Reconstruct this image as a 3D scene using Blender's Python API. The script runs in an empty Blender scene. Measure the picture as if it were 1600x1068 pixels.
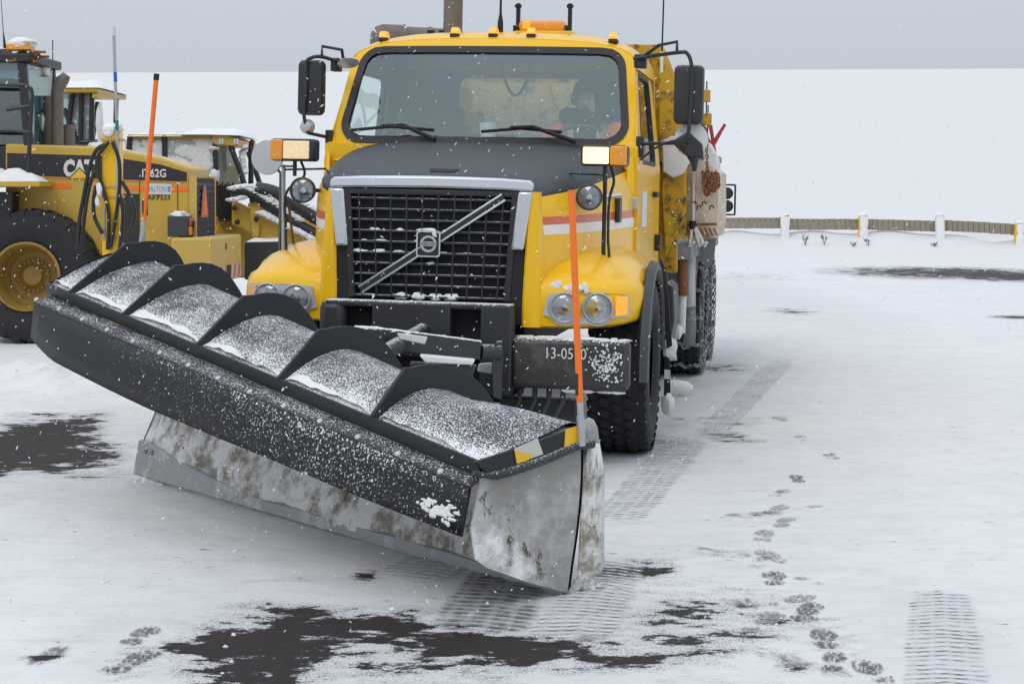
import bpy, bmesh, math, random
from mathutils import Vector, Matrix, noise
import numpy as np
R_ = math.radians
sc = bpy.context.scene
COL = sc.collection
# ---------------------------------------------------------------- camera
F, HC, V0 = 2700.0, 1.55, 310.0          # focal length (px of a 1600 px wide frame), eye height, horizon row
cam = bpy.data.cameras.new('camera'); camo = bpy.data.objects.new('camera', cam); COL.objects.link(camo)
camo.location = (0, 0, HC); camo.rotation_euler = (R_(90), 0, 0)
cam.sensor_width = 36.0; cam.lens = 36.0 * F / 1600; cam.shift_y = -(534 - V0) / 1600
cam.clip_start = 0.1; cam.clip_end = 2000; sc.camera = camo
# ---------------------------------------------------------------- world and sun
w = bpy.data.worlds.new('World'); sc.world = w; w.use_nodes = True
nt = w.node_tree; nt.nodes.clear()
SUN_EL, SUN_AZ = 48, 200
sky = nt.nodes.new('ShaderNodeTexSky'); sky.sky_type = 'NISHITA'; sky.sun_disc = False
sky.sun_elevation = R_(SUN_EL); sky.sun_rotation = R_(SUN_AZ); sky.dust_density = 4; sky.air_density = 1.0
b1 = nt.nodes.new('ShaderNodeBackground'); b1.inputs[1].default_value = 0.008
nt.links.new(sky.outputs[0], b1.inputs[0])
tc = nt.nodes.new('ShaderNodeTexCoord'); sp = nt.nodes.new('ShaderNodeSeparateXYZ'); nt.links.new(tc.outputs['Generated'], sp.inputs[0])
mr = nt.nodes.new('ShaderNodeMapRange'); nt.links.new(sp.outputs[2], mr.inputs[0])
mr.inputs[1].default_value = 0.0; mr.inputs[2].default_value = 1.0; mr.inputs[3].default_value = 1.0; mr.inputs[4].default_value = 2.2
b2 = nt.nodes.new('ShaderNodeBackground'); b2.inputs[0].default_value = (0.485, 0.525, 0.58, 1)
nt.links.new(mr.outputs[0], b2.inputs[1])
ad = nt.nodes.new('ShaderNodeAddShader'); nt.links.new(b1.outputs[0], ad.inputs[0]); nt.links.new(b2.outputs[0], ad.inputs[1])
wo = nt.nodes.new('ShaderNodeOutputWorld'); nt.links.new(ad.outputs[0], wo.inputs[0])
sl = bpy.data.lights.new('sun', 'SUN'); sl.energy = 0.7; sl.angle = R_(25); sl.color = (1, 0.97, 0.93)
so = bpy.data.objects.new('sun', sl); COL.objects.link(so)
so.rotation_euler = (R_(90 - SUN_EL), 0, R_(-28))   # high, behind and to the left of the camera
sc.view_settings.view_transform = 'Standard'; sc.view_settings.look = 'None'; sc.view_settings.exposure = 0; sc.view_settings.gamma = 1
try:
    sc.cycles.transparent_max_bounces = 16; sc.cycles.max_bounces = 8
except Exception: pass
random.seed(7)
V = Vector
# ---------------------------------------------------------------- materials
def ramp(nt, fac, p0, p1):
    m = nt.nodes.new('ShaderNodeMapRange'); m.interpolation_type = 'SMOOTHSTEP'
    nt.links.new(fac, m.inputs[0])
    for i, x in ((1, p0), (2, p1)):
        if hasattr(x, 'is_linked'): nt.links.new(x, m.inputs[i])
        else: m.inputs[i].default_value = x
    m.inputs[3].default_value = 0; m.inputs[4].default_value = 1
    return m.outputs[0]
def mathn(nt, op, a, b):
    m = nt.nodes.new('ShaderNodeMath'); m.operation = op
    for i, x in ((0, a), (1, b)):
        if hasattr(x, 'is_linked'): nt.links.new(x, m.inputs[i])
        else: m.inputs[i].default_value = x
    return m.outputs[0]
def mixc(nt, fac, a, b):
    m = nt.nodes.new('ShaderNodeMix'); m.data_type = 'RGBA'
    if hasattr(fac, 'is_linked'): nt.links.new(fac, m.inputs[0])
    else: m.inputs[0].default_value = fac
    for i, x in ((6, a), (7, b)):
        if hasattr(x, 'is_linked'): nt.links.new(x, m.inputs[i])
        else: m.inputs[i].default_value = (x[0], x[1], x[2], 1)
    return m.outputs[2]
def tnoise(nt, co, scale, detail=4, rough=0.6, stretch=None):
    n = nt.nodes.new('ShaderNodeTexNoise'); n.inputs['Scale'].default_value = scale; n.inputs['Detail'].default_value = detail; n.inputs['Roughness'].default_value = rough
    if stretch:
        mp = nt.nodes.new('ShaderNodeMapping'); mp.inputs['Scale'].default_value = stretch; nt.links.new(co, mp.inputs[0]); nt.links.new(mp.outputs[0], n.inputs[0])
    else: nt.links.new(co, n.inputs[0])
    return n.outputs[0]
SNOWC = (0.80, 0.805, 0.815)
MATS = {}
def mat(name, col, rough=0.5, metal=0.0, coat=0.0, var=0.12, vscale=3.0, dirt=None, snow=None, bump=0.0, bscale=60.0, spec=0.5, emit=None, drift=False):
    """dirt = (colour, amount 0..1, scale) worn-in grime; snow = (flat amount, up-facing amount, speckle scale) dry snow dust"""
    m = bpy.data.materials.new(name); m.use_nodes = True; nt = m.node_tree; bs = nt.nodes['Principled BSDF']
    co = nt.nodes.new('ShaderNodeTexCoord').outputs['Object']
    c = mixc(nt, tnoise(nt, co, vscale), tuple(x * (1 - var) for x in col), tuple(min(1, x * (1 + var)) for x in col))
    r = rough; rsock = None
    if dirt:
        f = ramp(nt, tnoise(nt, co, dirt[2], 8, 0.68), 0.72 - dirt[1] * 0.5, 0.92 - dirt[1] * 0.5)
        c = mixc(nt, f, c, dirt[0])
        rsock = mathn(nt, 'MAXIMUM', mathn(nt, 'MULTIPLY', f, 0.85), rough)
    if snow:
        fl, up, s = snow
        n1 = tnoise(nt, co, s, 3, 0.7); n2 = tnoise(nt, co, s * 0.045 + 1.2, 3, 0.6)
        geo = nt.nodes.new('ShaderNodeNewGeometry'); sx = nt.nodes.new('ShaderNodeSeparateXYZ'); nt.links.new(geo.outputs['Normal'], sx.inputs[0])
        upf = mathn(nt, 'POWER', mathn(nt, 'MAXIMUM', sx.outputs[2], 0.0), 1.6)
        am = mathn(nt, 'ADD', mathn(nt, 'MULTIPLY', upf, up), fl)
        am = mathn(nt, 'ADD', am, mathn(nt, 'MULTIPLY', mathn(nt, 'SUBTRACT', n2, 0.5), 0.28))
        if drift:
            at_ = nt.nodes.new('ShaderNodeAttribute'); at_.attribute_name = 'drift'; am = mathn(nt, 'ADD', am, at_.outputs['Fac'])
        th = mathn(nt, 'SUBTRACT', 0.80, mathn(nt, 'MULTIPLY', am, 0.6))
        f = ramp(nt, n1, th, mathn(nt, 'ADD', th, 0.06))
        c = mixc(nt, f, c, SNOWC)
        rsock = mathn(nt, 'MAXIMUM', mathn(nt, 'MULTIPLY', f, 0.8), rsock if rsock is not None else rough)
        metal = metal
    nt.links.new(c, bs.inputs['Base Color'])
    if rsock is not None: nt.links.new(rsock, bs.inputs['Roughness'])
    else: bs.inputs['Roughness'].default_value = r
    bs.inputs['Metallic'].default_value = metal; bs.inputs['Coat Weight'].default_value = coat; bs.inputs['Coat Roughness'].default_value = 0.08
    bs.inputs['Specular IOR Level'].default_value = spec
    if bump:
        b = nt.nodes.new('ShaderNodeBump'); b.inputs['Strength'].default_value = bump; b.inputs['Distance'].default_value = 0.02
        nt.links.new(tnoise(nt, co, bscale, 5), b.inputs['Height']); nt.links.new(b.outputs[0], bs.inputs['Normal'])
    if emit:
        bs.inputs['Emission Color'].default_value = (*emit[0], 1); bs.inputs['Emission Strength'].default_value = emit[1]
    MATS[name] = m; return m
def glass_mat(name, tint, refl, rough=0.02, rc=(1, 1, 1)):
    m = bpy.data.materials.new(name); m.use_nodes = True; nt = m.node_tree; nt.nodes.clear()
    t = nt.nodes.new('ShaderNodeBsdfTransparent'); t.inputs[0].default_value = (*tint, 1)
    g = nt.nodes.new('ShaderNodeBsdfGlossy'); g.inputs['Roughness'].default_value = rough; g.inputs[0].default_value = (*rc, 1)
    fr = nt.nodes.new('ShaderNodeLayerWeight'); fr.inputs[0].default_value = 0.35
    mx = nt.nodes.new('ShaderNodeMixShader'); nt.links.new(mathn(nt, 'ADD', mathn(nt, 'MULTIPLY', fr.outputs['Fresnel'], 0.6), refl), mx.inputs[0])
    nt.links.new(t.outputs[0], mx.inputs[1]); nt.links.new(g.outputs[0], mx.inputs[2])
    o = nt.nodes.new('ShaderNodeOutputMaterial'); nt.links.new(mx.outputs[0], o.inputs[0]); MATS[name] = m; return m
SALT = (0.52, 0.50, 0.47)
mat('truck_yellow', (0.86, 0.49, 0.002), 0.34, coat=0.35, var=0.02, dirt=((0.66, 0.50, 0.22), 0.17, 4.5), spec=0.35)
mat('body_yellow', (0.52, 0.30, 0.01), 0.5, var=0.15, dirt=((0.055, 0.04, 0.025), 0.50, 11), snow=(0.10, 0.2, 14))
mat('hood_black', (0.050, 0.056, 0.066), 0.5, var=0.12, snow=(0.06, 0.10, 150), spec=0.45)
mat('black_plastic', (0.022, 0.023, 0.026), 0.45, snow=(0.03, 0.30, 130))
mat('black_matte', (0.010, 0.010, 0.012), 0.7)
mat('dark_steel', (0.028, 0.029, 0.033), 0.48, snow=(0.10, 0.45, 110), bump=0.1, dirt=((0.06, 0.055, 0.05), 0.25, 5))
mat('bumper_steel', (0.035, 0.034, 0.034), 0.5, snow=(0.12, 0.6, 90), dirt=((0.11, 0.10, 0.085), 0.42, 4), bump=0.1)
mat('chrome', (0.62, 0.64, 0.67), 0.24, metal=0.85, var=0.05, dirt=(SALT, 0.12, 8))
mat('silver', (0.50, 0.51, 0.53), 0.4, metal=0.4, dirt=(SALT, 0.2, 10))
mat('stripe_red', (0.60, 0.115, 0.02), 0.35, coat=0.4, var=0.05)
mat('stripe_white', (0.78, 0.77, 0.74), 0.4, var=0.05)
mat('rubber', (0.020, 0.020, 0.022), 0.85, var=0.3, vscale=8, dirt=((0.10, 0.10, 0.10), 0.22, 6), snow=(0.02, 0.10, 90), bump=0.15)
mat('seal_rubber', (0.022, 0.019, 0.022), 0.6)
mat('amber', (0.80, 0.30, 0.02), 0.25, coat=0.5, var=0.15, vscale=40)
mat('amber_lit', (0.9, 0.4, 0.03), 0.3, emit=((1.0, 0.36, 0.02), 0.45), var=0.35, vscale=60)
mat('lamp_lit', (0.25, 0.2, 0.12), 0.3, emit=((1.0, 0.76, 0.34), 2.1), var=0.2, vscale=60)
mat('lamp_dim', (0.55, 0.45, 0.28), 0.3, emit=((1.0, 0.75, 0.42), 0.45), var=0.6, vscale=45)
mat('reflector', (0.68, 0.70, 0.72), 0.18, metal=0.9, var=0.4, vscale=45)
glass_mat('lens', (0.85, 0.87, 0.88), 0.10, 0.05)
glass_mat('windshield', (0.92, 0.98, 0.97), 0.135, 0.03, (0.85, 1.0, 1.0))
glass_mat('side_glass', (0.80, 0.88, 0.87), 0.04, 0.03)
glass_mat('loader_glass', (0.52, 0.68, 0.69), 0.14, 0.03)
mat('lining', (0.17, 0.195, 0.21), 0.8)
mat('seat_cloth', (0.05, 0.055, 0.065), 0.9)
mat('dash', (0.09, 0.095, 0.10), 0.7)
mat('exhaust', (0.17, 0.145, 0.125), 0.5, metal=0.3, dirt=((0.10, 0.065, 0.045), 0.35, 5), snow=(0.02, 0.08, 60))
mat('rust', (0.20, 0.085, 0.03), 0.8, dirt=((0.07, 0.04, 0.03), 0.4, 14), snow=(0.06, 0.4, 60))
mat('salt_cream', (0.58, 0.50, 0.38), 0.75, var=0.12, dirt=((0.33, 0.22, 0.10), 0.44, 6), snow=(0.20, 0.4, 16))
mat('salt_white', (0.66, 0.66, 0.65), 0.8, dirt=((0.36, 0.33, 0.29), 0.35, 5))
mat('salt_grey', (0.22, 0.23, 0.24), 0.75, dirt=((0.5, 0.5, 0.5), 0.42, 5))
mat('chain', (0.30, 0.30, 0.31), 0.4, metal=0.5, snow=(0.12, 0.3, 40))
mat('orange_tube', (0.86, 0.17, 0.01), 0.4, var=0.04)
mat('galv', (0.42, 0.44, 0.46), 0.4, metal=0.5, var=0.2, vscale=20)
mat('yellow_tape', (0.80, 0.48, 0.01), 0.4, dirt=((0.3, 0.2, 0.05), 0.15, 20))
mat('white_tape', (0.55, 0.54, 0.50), 0.5, dirt=((0.12, 0.11, 0.10), 0.2, 25))
mat('blue_tape', (0.02, 0.10, 0.50), 0.4); mat('green_tape', (0.01, 0.20, 0.12), 0.5)
mat('plow_black', (0.018, 0.019, 0.023), 0.45, var=0.2, snow=(0.03, 0.10, 150), bump=0.06, spec=0.4)
mat('grille_plastic', (0.028, 0.029, 0.034), 0.5, snow=(0.05, 0.72, 70))
mat('plow_dusted', (0.030, 0.032, 0.038), 0.5, snow=(0.24, 0.24, 150), bump=0.1, bscale=130, drift=True)
mat('flare_grey', (0.045, 0.047, 0.050), 0.5, snow=(0.02, 0.04, 90))
mat('flap', (0.013, 0.013, 0.014), 0.45, var=0.4, vscale=2, snow=(0.20, 0.10, 95), spec=0.3, drift=True)
mat('flap_strip', (0.035, 0.036, 0.038), 0.5, snow=(0.30, 0.16, 130))
mat('cat_yellow', (0.53, 0.34, 0.05), 0.42, var=0.08, dirt=((0.30, 0.19, 0.05), 0.22, 3), snow=(0.02, 0.45, 50))
mat('cat_yellow_worn', (0.55, 0.37, 0.08), 0.55, var=0.1, dirt=((0.55, 0.40, 0.24), 0.36, 5), snow=(0.02, 0.4, 50))
mat('cat_black', (0.022, 0.020, 0.022), 0.45, dirt=((0.05, 0.045, 0.04), 0.2, 5))
mat('cat_orange', (0.62, 0.20, 0.04), 0.45); mat('letter_white', (0.68, 0.66, 0.62), 0.5, dirt=((0.12, 0.11, 0.10), 0.24, 22))
mat('letter_black', (0.03, 0.028, 0.026), 0.6); mat('sign_white', (0.60, 0.62, 0.64), 0.5)
mat('letter_grey', (0.25, 0.27, 0.31), 0.6)
mat('rim_yellow', (0.27, 0.165, 0.03), 0.6, var=0.2, dirt=((0.09, 0.065, 0.03), 0.38, 7))
mat('tail_red', (0.42, 0.05, 0.05), 0.3, coat=0.4)
mat('frosted', (0.42, 0.47, 0.50), 0.6, var=0.3, vscale=6, snow=(0.42, 0.3, 16), bump=0.5, bscale=14)
mat('hose', (0.018, 0.018, 0.020), 0.45, snow=(0.02, 0.3, 80))
mat('timber', (0.27, 0.235, 0.18), 0.85, var=0.2, vscale=12, bump=0.3, bscale=30)
mat('post_grey', (0.20, 0.185, 0.16), 0.85)
mat('skin', (0.36, 0.21, 0.155), 0.6); mat('hair', (0.03, 0.025, 0.02), 0.8); mat('lips', (0.22, 0.09, 0.07), 0.6)
mat('hivis_orange', (0.95, 0.20, 0.03), 0.7); mat('jacket_black', (0.03, 0.033, 0.04), 0.8); mat('hivis_silver', (0.5, 0.52, 0.5), 0.5)
mat('trousers', (0.03, 0.035, 0.05), 0.85); mat('cup_white', (0.55, 0.66, 0.64), 0.4)
mat('red_steel', (0.34, 0.03, 0.03), 0.5); mat('weed', (0.20, 0.15, 0.09), 0.9)
def snow_mat(name, c0, c1, bump=0.5, bscale=20):
    m = bpy.data.materials.new(name); m.use_nodes = True; nt = m.node_tree; bs = nt.nodes['Principled BSDF']
    co = nt.nodes.new('ShaderNodeTexCoord').outputs['Object']
    nt.links.new(mixc(nt, tnoise(nt, co, 1.5, 6), c0, c1), bs.inputs['Base Color']); bs.inputs['Roughness'].default_value = 0.85
    bs.inputs['Specular IOR Level'].default_value = 0.2
    b = nt.nodes.new('ShaderNodeBump'); b.inputs['Strength'].default_value = bump; b.inputs['Distance'].default_value = 0.03
    nt.links.new(tnoise(nt, co, bscale, 8, 0.7), b.inputs['Height']); nt.links.new(b.outputs[0], bs.inputs['Normal'])
    MATS[name] = m; return m
snow_mat('snow', (0.78, 0.78, 0.78), (0.86, 0.855, 0.85)); snow_mat('hill_snow', (0.675, 0.67, 0.665), (0.70, 0.695, 0.69), 0.12, 0.6)
snow_mat('packed_snow', (0.60, 0.62, 0.65), (0.68, 0.70, 0.73), 0.4, 40)
def plow_face_mat():
    m = bpy.data.materials.new('plow_face'); m.use_nodes = True; nt = m.node_tree; bs = nt.nodes['Principled BSDF']
    co = nt.nodes.new('ShaderNodeTexCoord').outputs['Object']
    c = mixc(nt, ramp(nt, tnoise(nt, co, 2.6, 8, 0.65), 0.42, 0.58), (0.29, 0.28, 0.262), (0.50, 0.49, 0.475))
    c = mixc(nt, ramp(nt, tnoise(nt, co, 5.5, 10, 0.76, (1.3, 1, 0.7)), 0.575, 0.635), c, (0.10, 0.082, 0.062))
    # caked snow band along the face, thinning towards the intake end (local x runs along the blade)
    sx = nt.nodes.new('ShaderNodeSeparateXYZ'); nt.links.new(co, sx.inputs[0])
    along = ramp(nt, sx.outputs[0], 0.9, 2.4)
    n = tnoise(nt, co, 3.2, 8, 0.62, (0.8, 1.0, 1.0))
    f = ramp(nt, mathn(nt, 'ADD', n, mathn(nt, 'MULTIPLY', along, 0.16)), 0.54, 0.66)
    c = mixc(nt, f, c, (0.84, 0.84, 0.85))
    nt.links.new(c, bs.inputs['Base Color']); bs.inputs['Roughness'].default_value = 0.7
    b = nt.nodes.new('ShaderNodeBump'); b.inputs['Strength'].default_value = 0.5; b.inputs['Distance'].default_value = 0.02
    nt.links.new(mathn(nt, 'ADD', f, tnoise(nt, co, 30, 6)), b.inputs['Height']); nt.links.new(b.outputs[0], bs.inputs['Normal'])
    MATS['plow_face'] = m
plow_face_mat()
def caked_mat():
    m = bpy.data.materials.new('caked'); m.use_nodes = True; nt = m.node_tree; bs = nt.nodes['Principled BSDF']
    co = nt.nodes.new('ShaderNodeTexCoord').outputs['Object']
    c = mixc(nt, ramp(nt, tnoise(nt, co, 6, 10, 0.74), 0.38, 0.56), (0.31, 0.27, 0.215), (0.84, 0.83, 0.815))
    c = mixc(nt, ramp(nt, tnoise(nt, co, 17, 6, 0.7), 0.60, 0.68), c, (0.13, 0.105, 0.08))
    nt.links.new(c, bs.inputs['Base Color']); bs.inputs['Roughness'].default_value = 0.85; bs.inputs['Specular IOR Level'].default_value = 0.2
    b = nt.nodes.new('ShaderNodeBump'); b.inputs['Strength'].default_value = 0.7; b.inputs['Distance'].default_value = 0.02
    nt.links.new(tnoise(nt, co, 26, 8, 0.7), b.inputs['Height']); nt.links.new(b.outputs[0], bs.inputs['Normal']); MATS['caked'] = m
caked_mat()
mat('cutting_edge', (0.34, 0.34, 0.34), 0.45, metal=0.3, var=0.25, dirt=((0.58, 0.57, 0.56), 0.46, 5))
mat('hazard_red', (0.45, 0.14, 0.08), 0.6, dirt=((0.4, 0.33, 0.25), 0.35, 12)); mat('hazard_white', (0.52, 0.45, 0.36), 0.6, dirt=((0.3, 0.2, 0.12), 0.3, 12))
# ---------------------------------------------------------------- mesh builder
class MB:
    def __init__(s): s.v = []; s.f = []
    def add(s, vs, fs):
        o = len(s.v); s.v += [tuple(p) for p in vs]; s.f += [tuple(i + o for i in f) for f in fs]; return s
    def box(s, c, sz, rot=None):
        c = V(c); hx, hy, hz = sz[0] / 2, sz[1] / 2, sz[2] / 2
        M = rot.to_3x3() if rot else Matrix.Identity(3)
        vs = [c + M @ V((x * hx, y * hy, z * hz)) for x in (-1, 1) for y in (-1, 1) for z in (-1, 1)]
        return s.add(vs, [(0, 1, 3, 2), (4, 6, 7, 5), (0, 4, 5, 1), (2, 3, 7, 6), (0, 2, 6, 4), (1, 5, 7, 3)])
    def bb(s, x0, x1, y0, y1, z0, z1): return s.box(((x0 + x1) / 2, (y0 + y1) / 2, (z0 + z1) / 2), (abs(x1 - x0), abs(y1 - y0), abs(z1 - z0)))
    def bar(s, p0, p1, w, h, up=(0, 0, 1)):
        p0, p1 = V(p0), V(p1); d = (p1 - p0); L = d.length; d.normalize(); x = d.cross(V(up))
        if x.length < 1e-4: x = d.cross(V((0, 1, 0)))
        x.normalize(); z = x.cross(d)
        M = Matrix((x, d, z)).transposed()
        return s.box((p0 + p1) / 2, (w, L, h), M)
    def tube(s, pts, r, n=8):
        pts = [V(p) for p in pts]; rs = r if isinstance(r, (list, tuple)) else [r] * len(pts)
        t0 = (pts[1] - pts[0]).normalized(); nrm = t0.orthogonal().normalized(); rings = []
        for i, p in enumerate(pts):
            a = pts[max(i - 1, 0)]; b = pts[min(i + 1, len(pts) - 1)]; t = (b - a).normalized()
            nrm = (nrm - t * nrm.dot(t)).normalized(); bn = t.cross(nrm)
            rings.append([p + (nrm * math.cos(2 * math.pi * k / n) + bn * math.sin(2 * math.pi * k / n)) * rs[i] for k in range(n)])
        s.loft(rings, True); o = len(s.v) - n * len(rings)
        s.f.append(tuple(range(o, o + n))); s.f.append(tuple(range(o + n * (len(rings) - 1), o + n * len(rings)))); return s
    def cyl(s, p0, p1, r0, r1=None, n=16): return s.tube([p0, p1], [r0, r0 if r1 is None else r1], n)
    def loft(s, rows, closed=False):
        n = len(rows[0]); vs = [p for r in rows for p in r]; fs = []
        for i in range(len(rows) - 1):
            for j in range(n if closed else n - 1):
                k = (j + 1) % n; fs.append((i * n + j, i * n + k, (i + 1) * n + k, (i + 1) * n + j))
        return s.add(vs, fs)
    def prism(s, poly, ext):
        e = V(ext); n = len(poly); a = [V(p) for p in poly]; b = [p + e for p in a]
        fs = [tuple(range(n)), tuple(range(2 * n - 1, n - 1, -1))] + [(i, (i + 1) % n, n + (i + 1) % n, n + i) for i in range(n)]
        return s.add(a + b, fs)
    def ring(s, outer, inner, ext):
        e = V(ext); n = len(outer); o = [V(p) for p in outer]; i_ = [V(p) for p in inner]
        s.loft([o, i_, [p + e for p in i_], [p + e for p in o], o], True); return s
    def lathe(s, prof, org, axis, n=24):
        org = V(org); ax = V(axis).normalized(); x = ax.orthogonal().normalized(); y = ax.cross(x)
        rows = [[org + ax * h + (x * math.cos(2 * math.pi * k / n) + y * math.sin(2 * math.pi * k / n)) * max(r, 1e-4) for k in range(n)] for r, h in prof]
        return s.loft(rows, True)
    def torus(s, c, axis, R, r, n=28, m=8):
        return s.lathe([(R + r * math.cos(2 * math.pi * k / m), r * math.sin(2 * math.pi * k / m)) for k in range(m + 1)], c, axis, n)
    def build(s, name, m, parent=None, smooth=True, bevel=0.0, solid=0.0, loc=None, kind=None, sub=0, fix=True):
        me = bpy.data.meshes.new(name); me.from_pydata(s.v, [], s.f); me.validate()
        if fix:
            bm = bmesh.new(); bm.from_mesh(me); bmesh.ops.remove_doubles(bm, verts=bm.verts, dist=1e-5); bmesh.ops.recalc_face_normals(bm, faces=bm.faces); bm.to_mesh(me); bm.free()
        if smooth:
            me.polygons.foreach_set('use_smooth', [True] * len(me.polygons)); me.set_sharp_from_angle(angle=R_(38))
        me.materials.append(MATS[m])
        o = bpy.data.objects.new(name, me); COL.objects.link(o)
        if parent: o.parent = parent
        if loc is not None: o.location = loc
        if solid:
            q = o.modifiers.new('thickness', 'SOLIDIFY'); q.thickness = solid; q.offset = -1
        if bevel:
            q = o.modifiers.new('bevel', 'BEVEL'); q.width = bevel; q.segments = 2; q.limit_method = 'ANGLE'; q.angle_limit = R_(40)
        if sub:
            q = o.modifiers.new('sub', 'SUBSURF'); q.levels = sub; q.render_levels = sub
        if kind or 'snow' in name or name in ('ice_lump',): o['kind'] = kind or 'stuff'
        return o
def B(name, m, parent, bevel=0.0, **k):        # tiny helper: returns (builder, finish)
    mb = MB(); return mb
def empty(name, loc=(0, 0, 0), rot=(0, 0, 0), label=None, cat=None, group=None):
    o = bpy.data.objects.new(name, None); COL.objects.link(o); o.location = loc; o.rotation_euler = rot; o.empty_display_size = 0.2
    if label: tag(o, label, cat, group)
    return o
def tag(o, label, cat, group=None):
    o['label'] = label; o['category'] = cat
    if group: o['group'] = group
    return o
def at(u, v, Y): return V(((u - 800) * Y / F, Y, HC - (v - V0) * Y / F))     # photo pixel + distance -> point in the place
def gp(u, v):                                                                 # photo pixel -> point on the ground
    Y = F * HC / (v - V0); return V(((u - 800) * Y / F, Y, 0))
def frame_solver(M):
    Mi = M.inverted(); c = Mi @ V((0, 0, HC)); R3 = Mi.to_3x3()
    def f(u, v, ly):
        d = R3 @ V(((u - 800) / F, 1, -(v - V0) / F)); return c + d * ((ly - c.y) / d.y)
    return f
def crom(P, n=6):
    P = [V(p) for p in P]; out = []
    for i in range(len(P) - 1):
        p0, p1, p2, p3 = P[max(i - 1, 0)], P[i], P[i + 1], P[min(i + 2, len(P) - 1)]
        for k in range(n):
            t = k / n; out.append(0.5 * ((2 * p1) + (p2 - p0) * t + (2 * p0 - 5 * p1 + 4 * p2 - p3) * t * t + (3 * p1 - p0 - 3 * p2 + p3) * t ** 3))
    out.append(P[-1]); return out
def ray_ring(outer, inner, c, n=150):
    """sample two closed 2-D outlines along the same rays from c"""
    angs = sorted([2 * math.pi * k / n for k in range(n)] + [math.atan2(p[1] - c[1], p[0] - c[0]) % (2 * math.pi) for p in outer if len(outer) < 12])
    def hit(poly, a):
        dx, dy = math.cos(a), math.sin(a); best = None
        for i in range(len(poly)):
            x1, y1 = poly[i][0] - c[0], poly[i][1] - c[1]; x2, y2 = poly[(i + 1) % len(poly)][0] - c[0], poly[(i + 1) % len(poly)][1] - c[1]
            ex, ey = x2 - x1, y2 - y1; den = dx * ey - dy * ex
            if abs(den) < 1e-12: continue
            t = (x1 * ey - y1 * ex) / den; s_ = (x1 * dy - y1 * dx) / den
            if t > 0 and -1e-6 <= s_ <= 1 + 1e-6 and (best is None or t > best): best = t
        return (c[0] + dx * best, c[1] + dy * best)
    return [hit(outer, a) for a in angs], [hit(inner, a) for a in angs]
def rrect(x0, x1, z0, z1, r, n=6, x0t=None, x1t=None):
    """rounded rectangle; x0t/x1t give a different width at the top"""
    x0t = x0 if x0t is None else x0t; x1t = x1 if x1t is None else x1t; out = []
    for (cx, cz, a0) in ((x1 - r, z0 + r, -90), (x1t - r, z1 - r, 0), (x0t + r, z1 - r, 90), (x0 + r, z0 + r, 180)):
        for k in range(n + 1):
            a = R_(a0 + 90 * k / n); out.append((cx + r * math.cos(a), cz + r * math.sin(a)))
    return out
def text_obj(name, s, m, parent, org, xa, ya, w, h, depth=0.003, bold=0.0):
    cu = bpy.data.curves.new(name, 'FONT'); cu.body = s; cu.size = 1; cu.offset = bold; cu.resolution_u = 3
    t = bpy.data.objects.new(name, cu); COL.objects.link(t); dg = bpy.context.evaluated_depsgraph_get()
    me = bpy.data.meshes.new_from_object(t.evaluated_get(dg)); bpy.data.objects.remove(t)
    xs = [v.co.x for v in me.vertices]; ys = [v.co.y for v in me.vertices]; x0, x1, y0, y1 = min(xs), max(xs), min(ys), max(ys)
    xa, ya = V(xa).normalized(), V(ya).normalized(); nn = xa.cross(ya); org = V(org)
    for v in me.vertices: v.co = org + xa * ((v.co.x - x0) / (x1 - x0) - 0.5) * w + ya * ((v.co.y - y0) / (y1 - y0) - 0.5) * h + nn * depth
    me.materials.clear(); me.materials.append(MATS[m]); o = bpy.data.objects.new(name, me); COL.objects.link(o); o.parent = parent; return o
def fbm(x, y, z=0.0, o=4): return noise.fractal(V((x, y, z)), 0.9, 2.0, o)
def snow_pad(mb, x0, x1, y0, y1, z, h, seed=0, nx=14, ny=8, slope=None):
    """a lump of lying snow with rounded rim"""
    rows = []
    for j in range(ny + 1):
        row = []
        for i in range(nx + 1):
            a, b = i / nx, j / ny; e = min(1, min(a, 1 - a, ) * 5) * min(1, min(b, 1 - b) * 4)
            x = x0 + (x1 - x0) * a; y = y0 + (y1 - y0) * b
            zz = z + (slope(x, y) if slope else 0) + h * (e ** 0.5) * (0.8 + 0.45 * fbm(x * 5 + seed, y * 5, seed)) - (0.004 if e == 0 else 0)
            row.append((x, y, zz))
        rows.append(row)
    mb.loft(rows); return mb
def lump(mb, c, rx, ry, rz, seed=0, n=10, m=7):
    rows = []
    for j in range(m + 1):
        ph = math.pi * j / m; row = []
        for i in range(n):
            th = 2 * math.pi * i / n; d = V((math.sin(ph) * math.cos(th), math.sin(ph) * math.sin(th), math.cos(ph)))
            k = 1 + 0.42 * fbm(d.x * 1.7 + seed, d.y * 1.7, d.z * 1.7 + seed) + 0.12 * fbm(d.x * 5 + seed, d.y * 5, d.z * 5)
            row.append((c[0] + d.x * rx * k, c[1] + d.y * ry * k, c[2] + d.z * rz * k))
        rows.append(row)
    mb.loft(rows, True); return mb
def box_part(name, m, parent, x0, x1, y0, y1, z0, z1, bevel=0.008): return MB().bb(x0, x1, y0, y1, z0, z1).build(name, m, parent, bevel=bevel)
def tube_part(name, m, parent, pts, r, n=8): return MB().tube(pts, r, n).build(name, m, parent)
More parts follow.
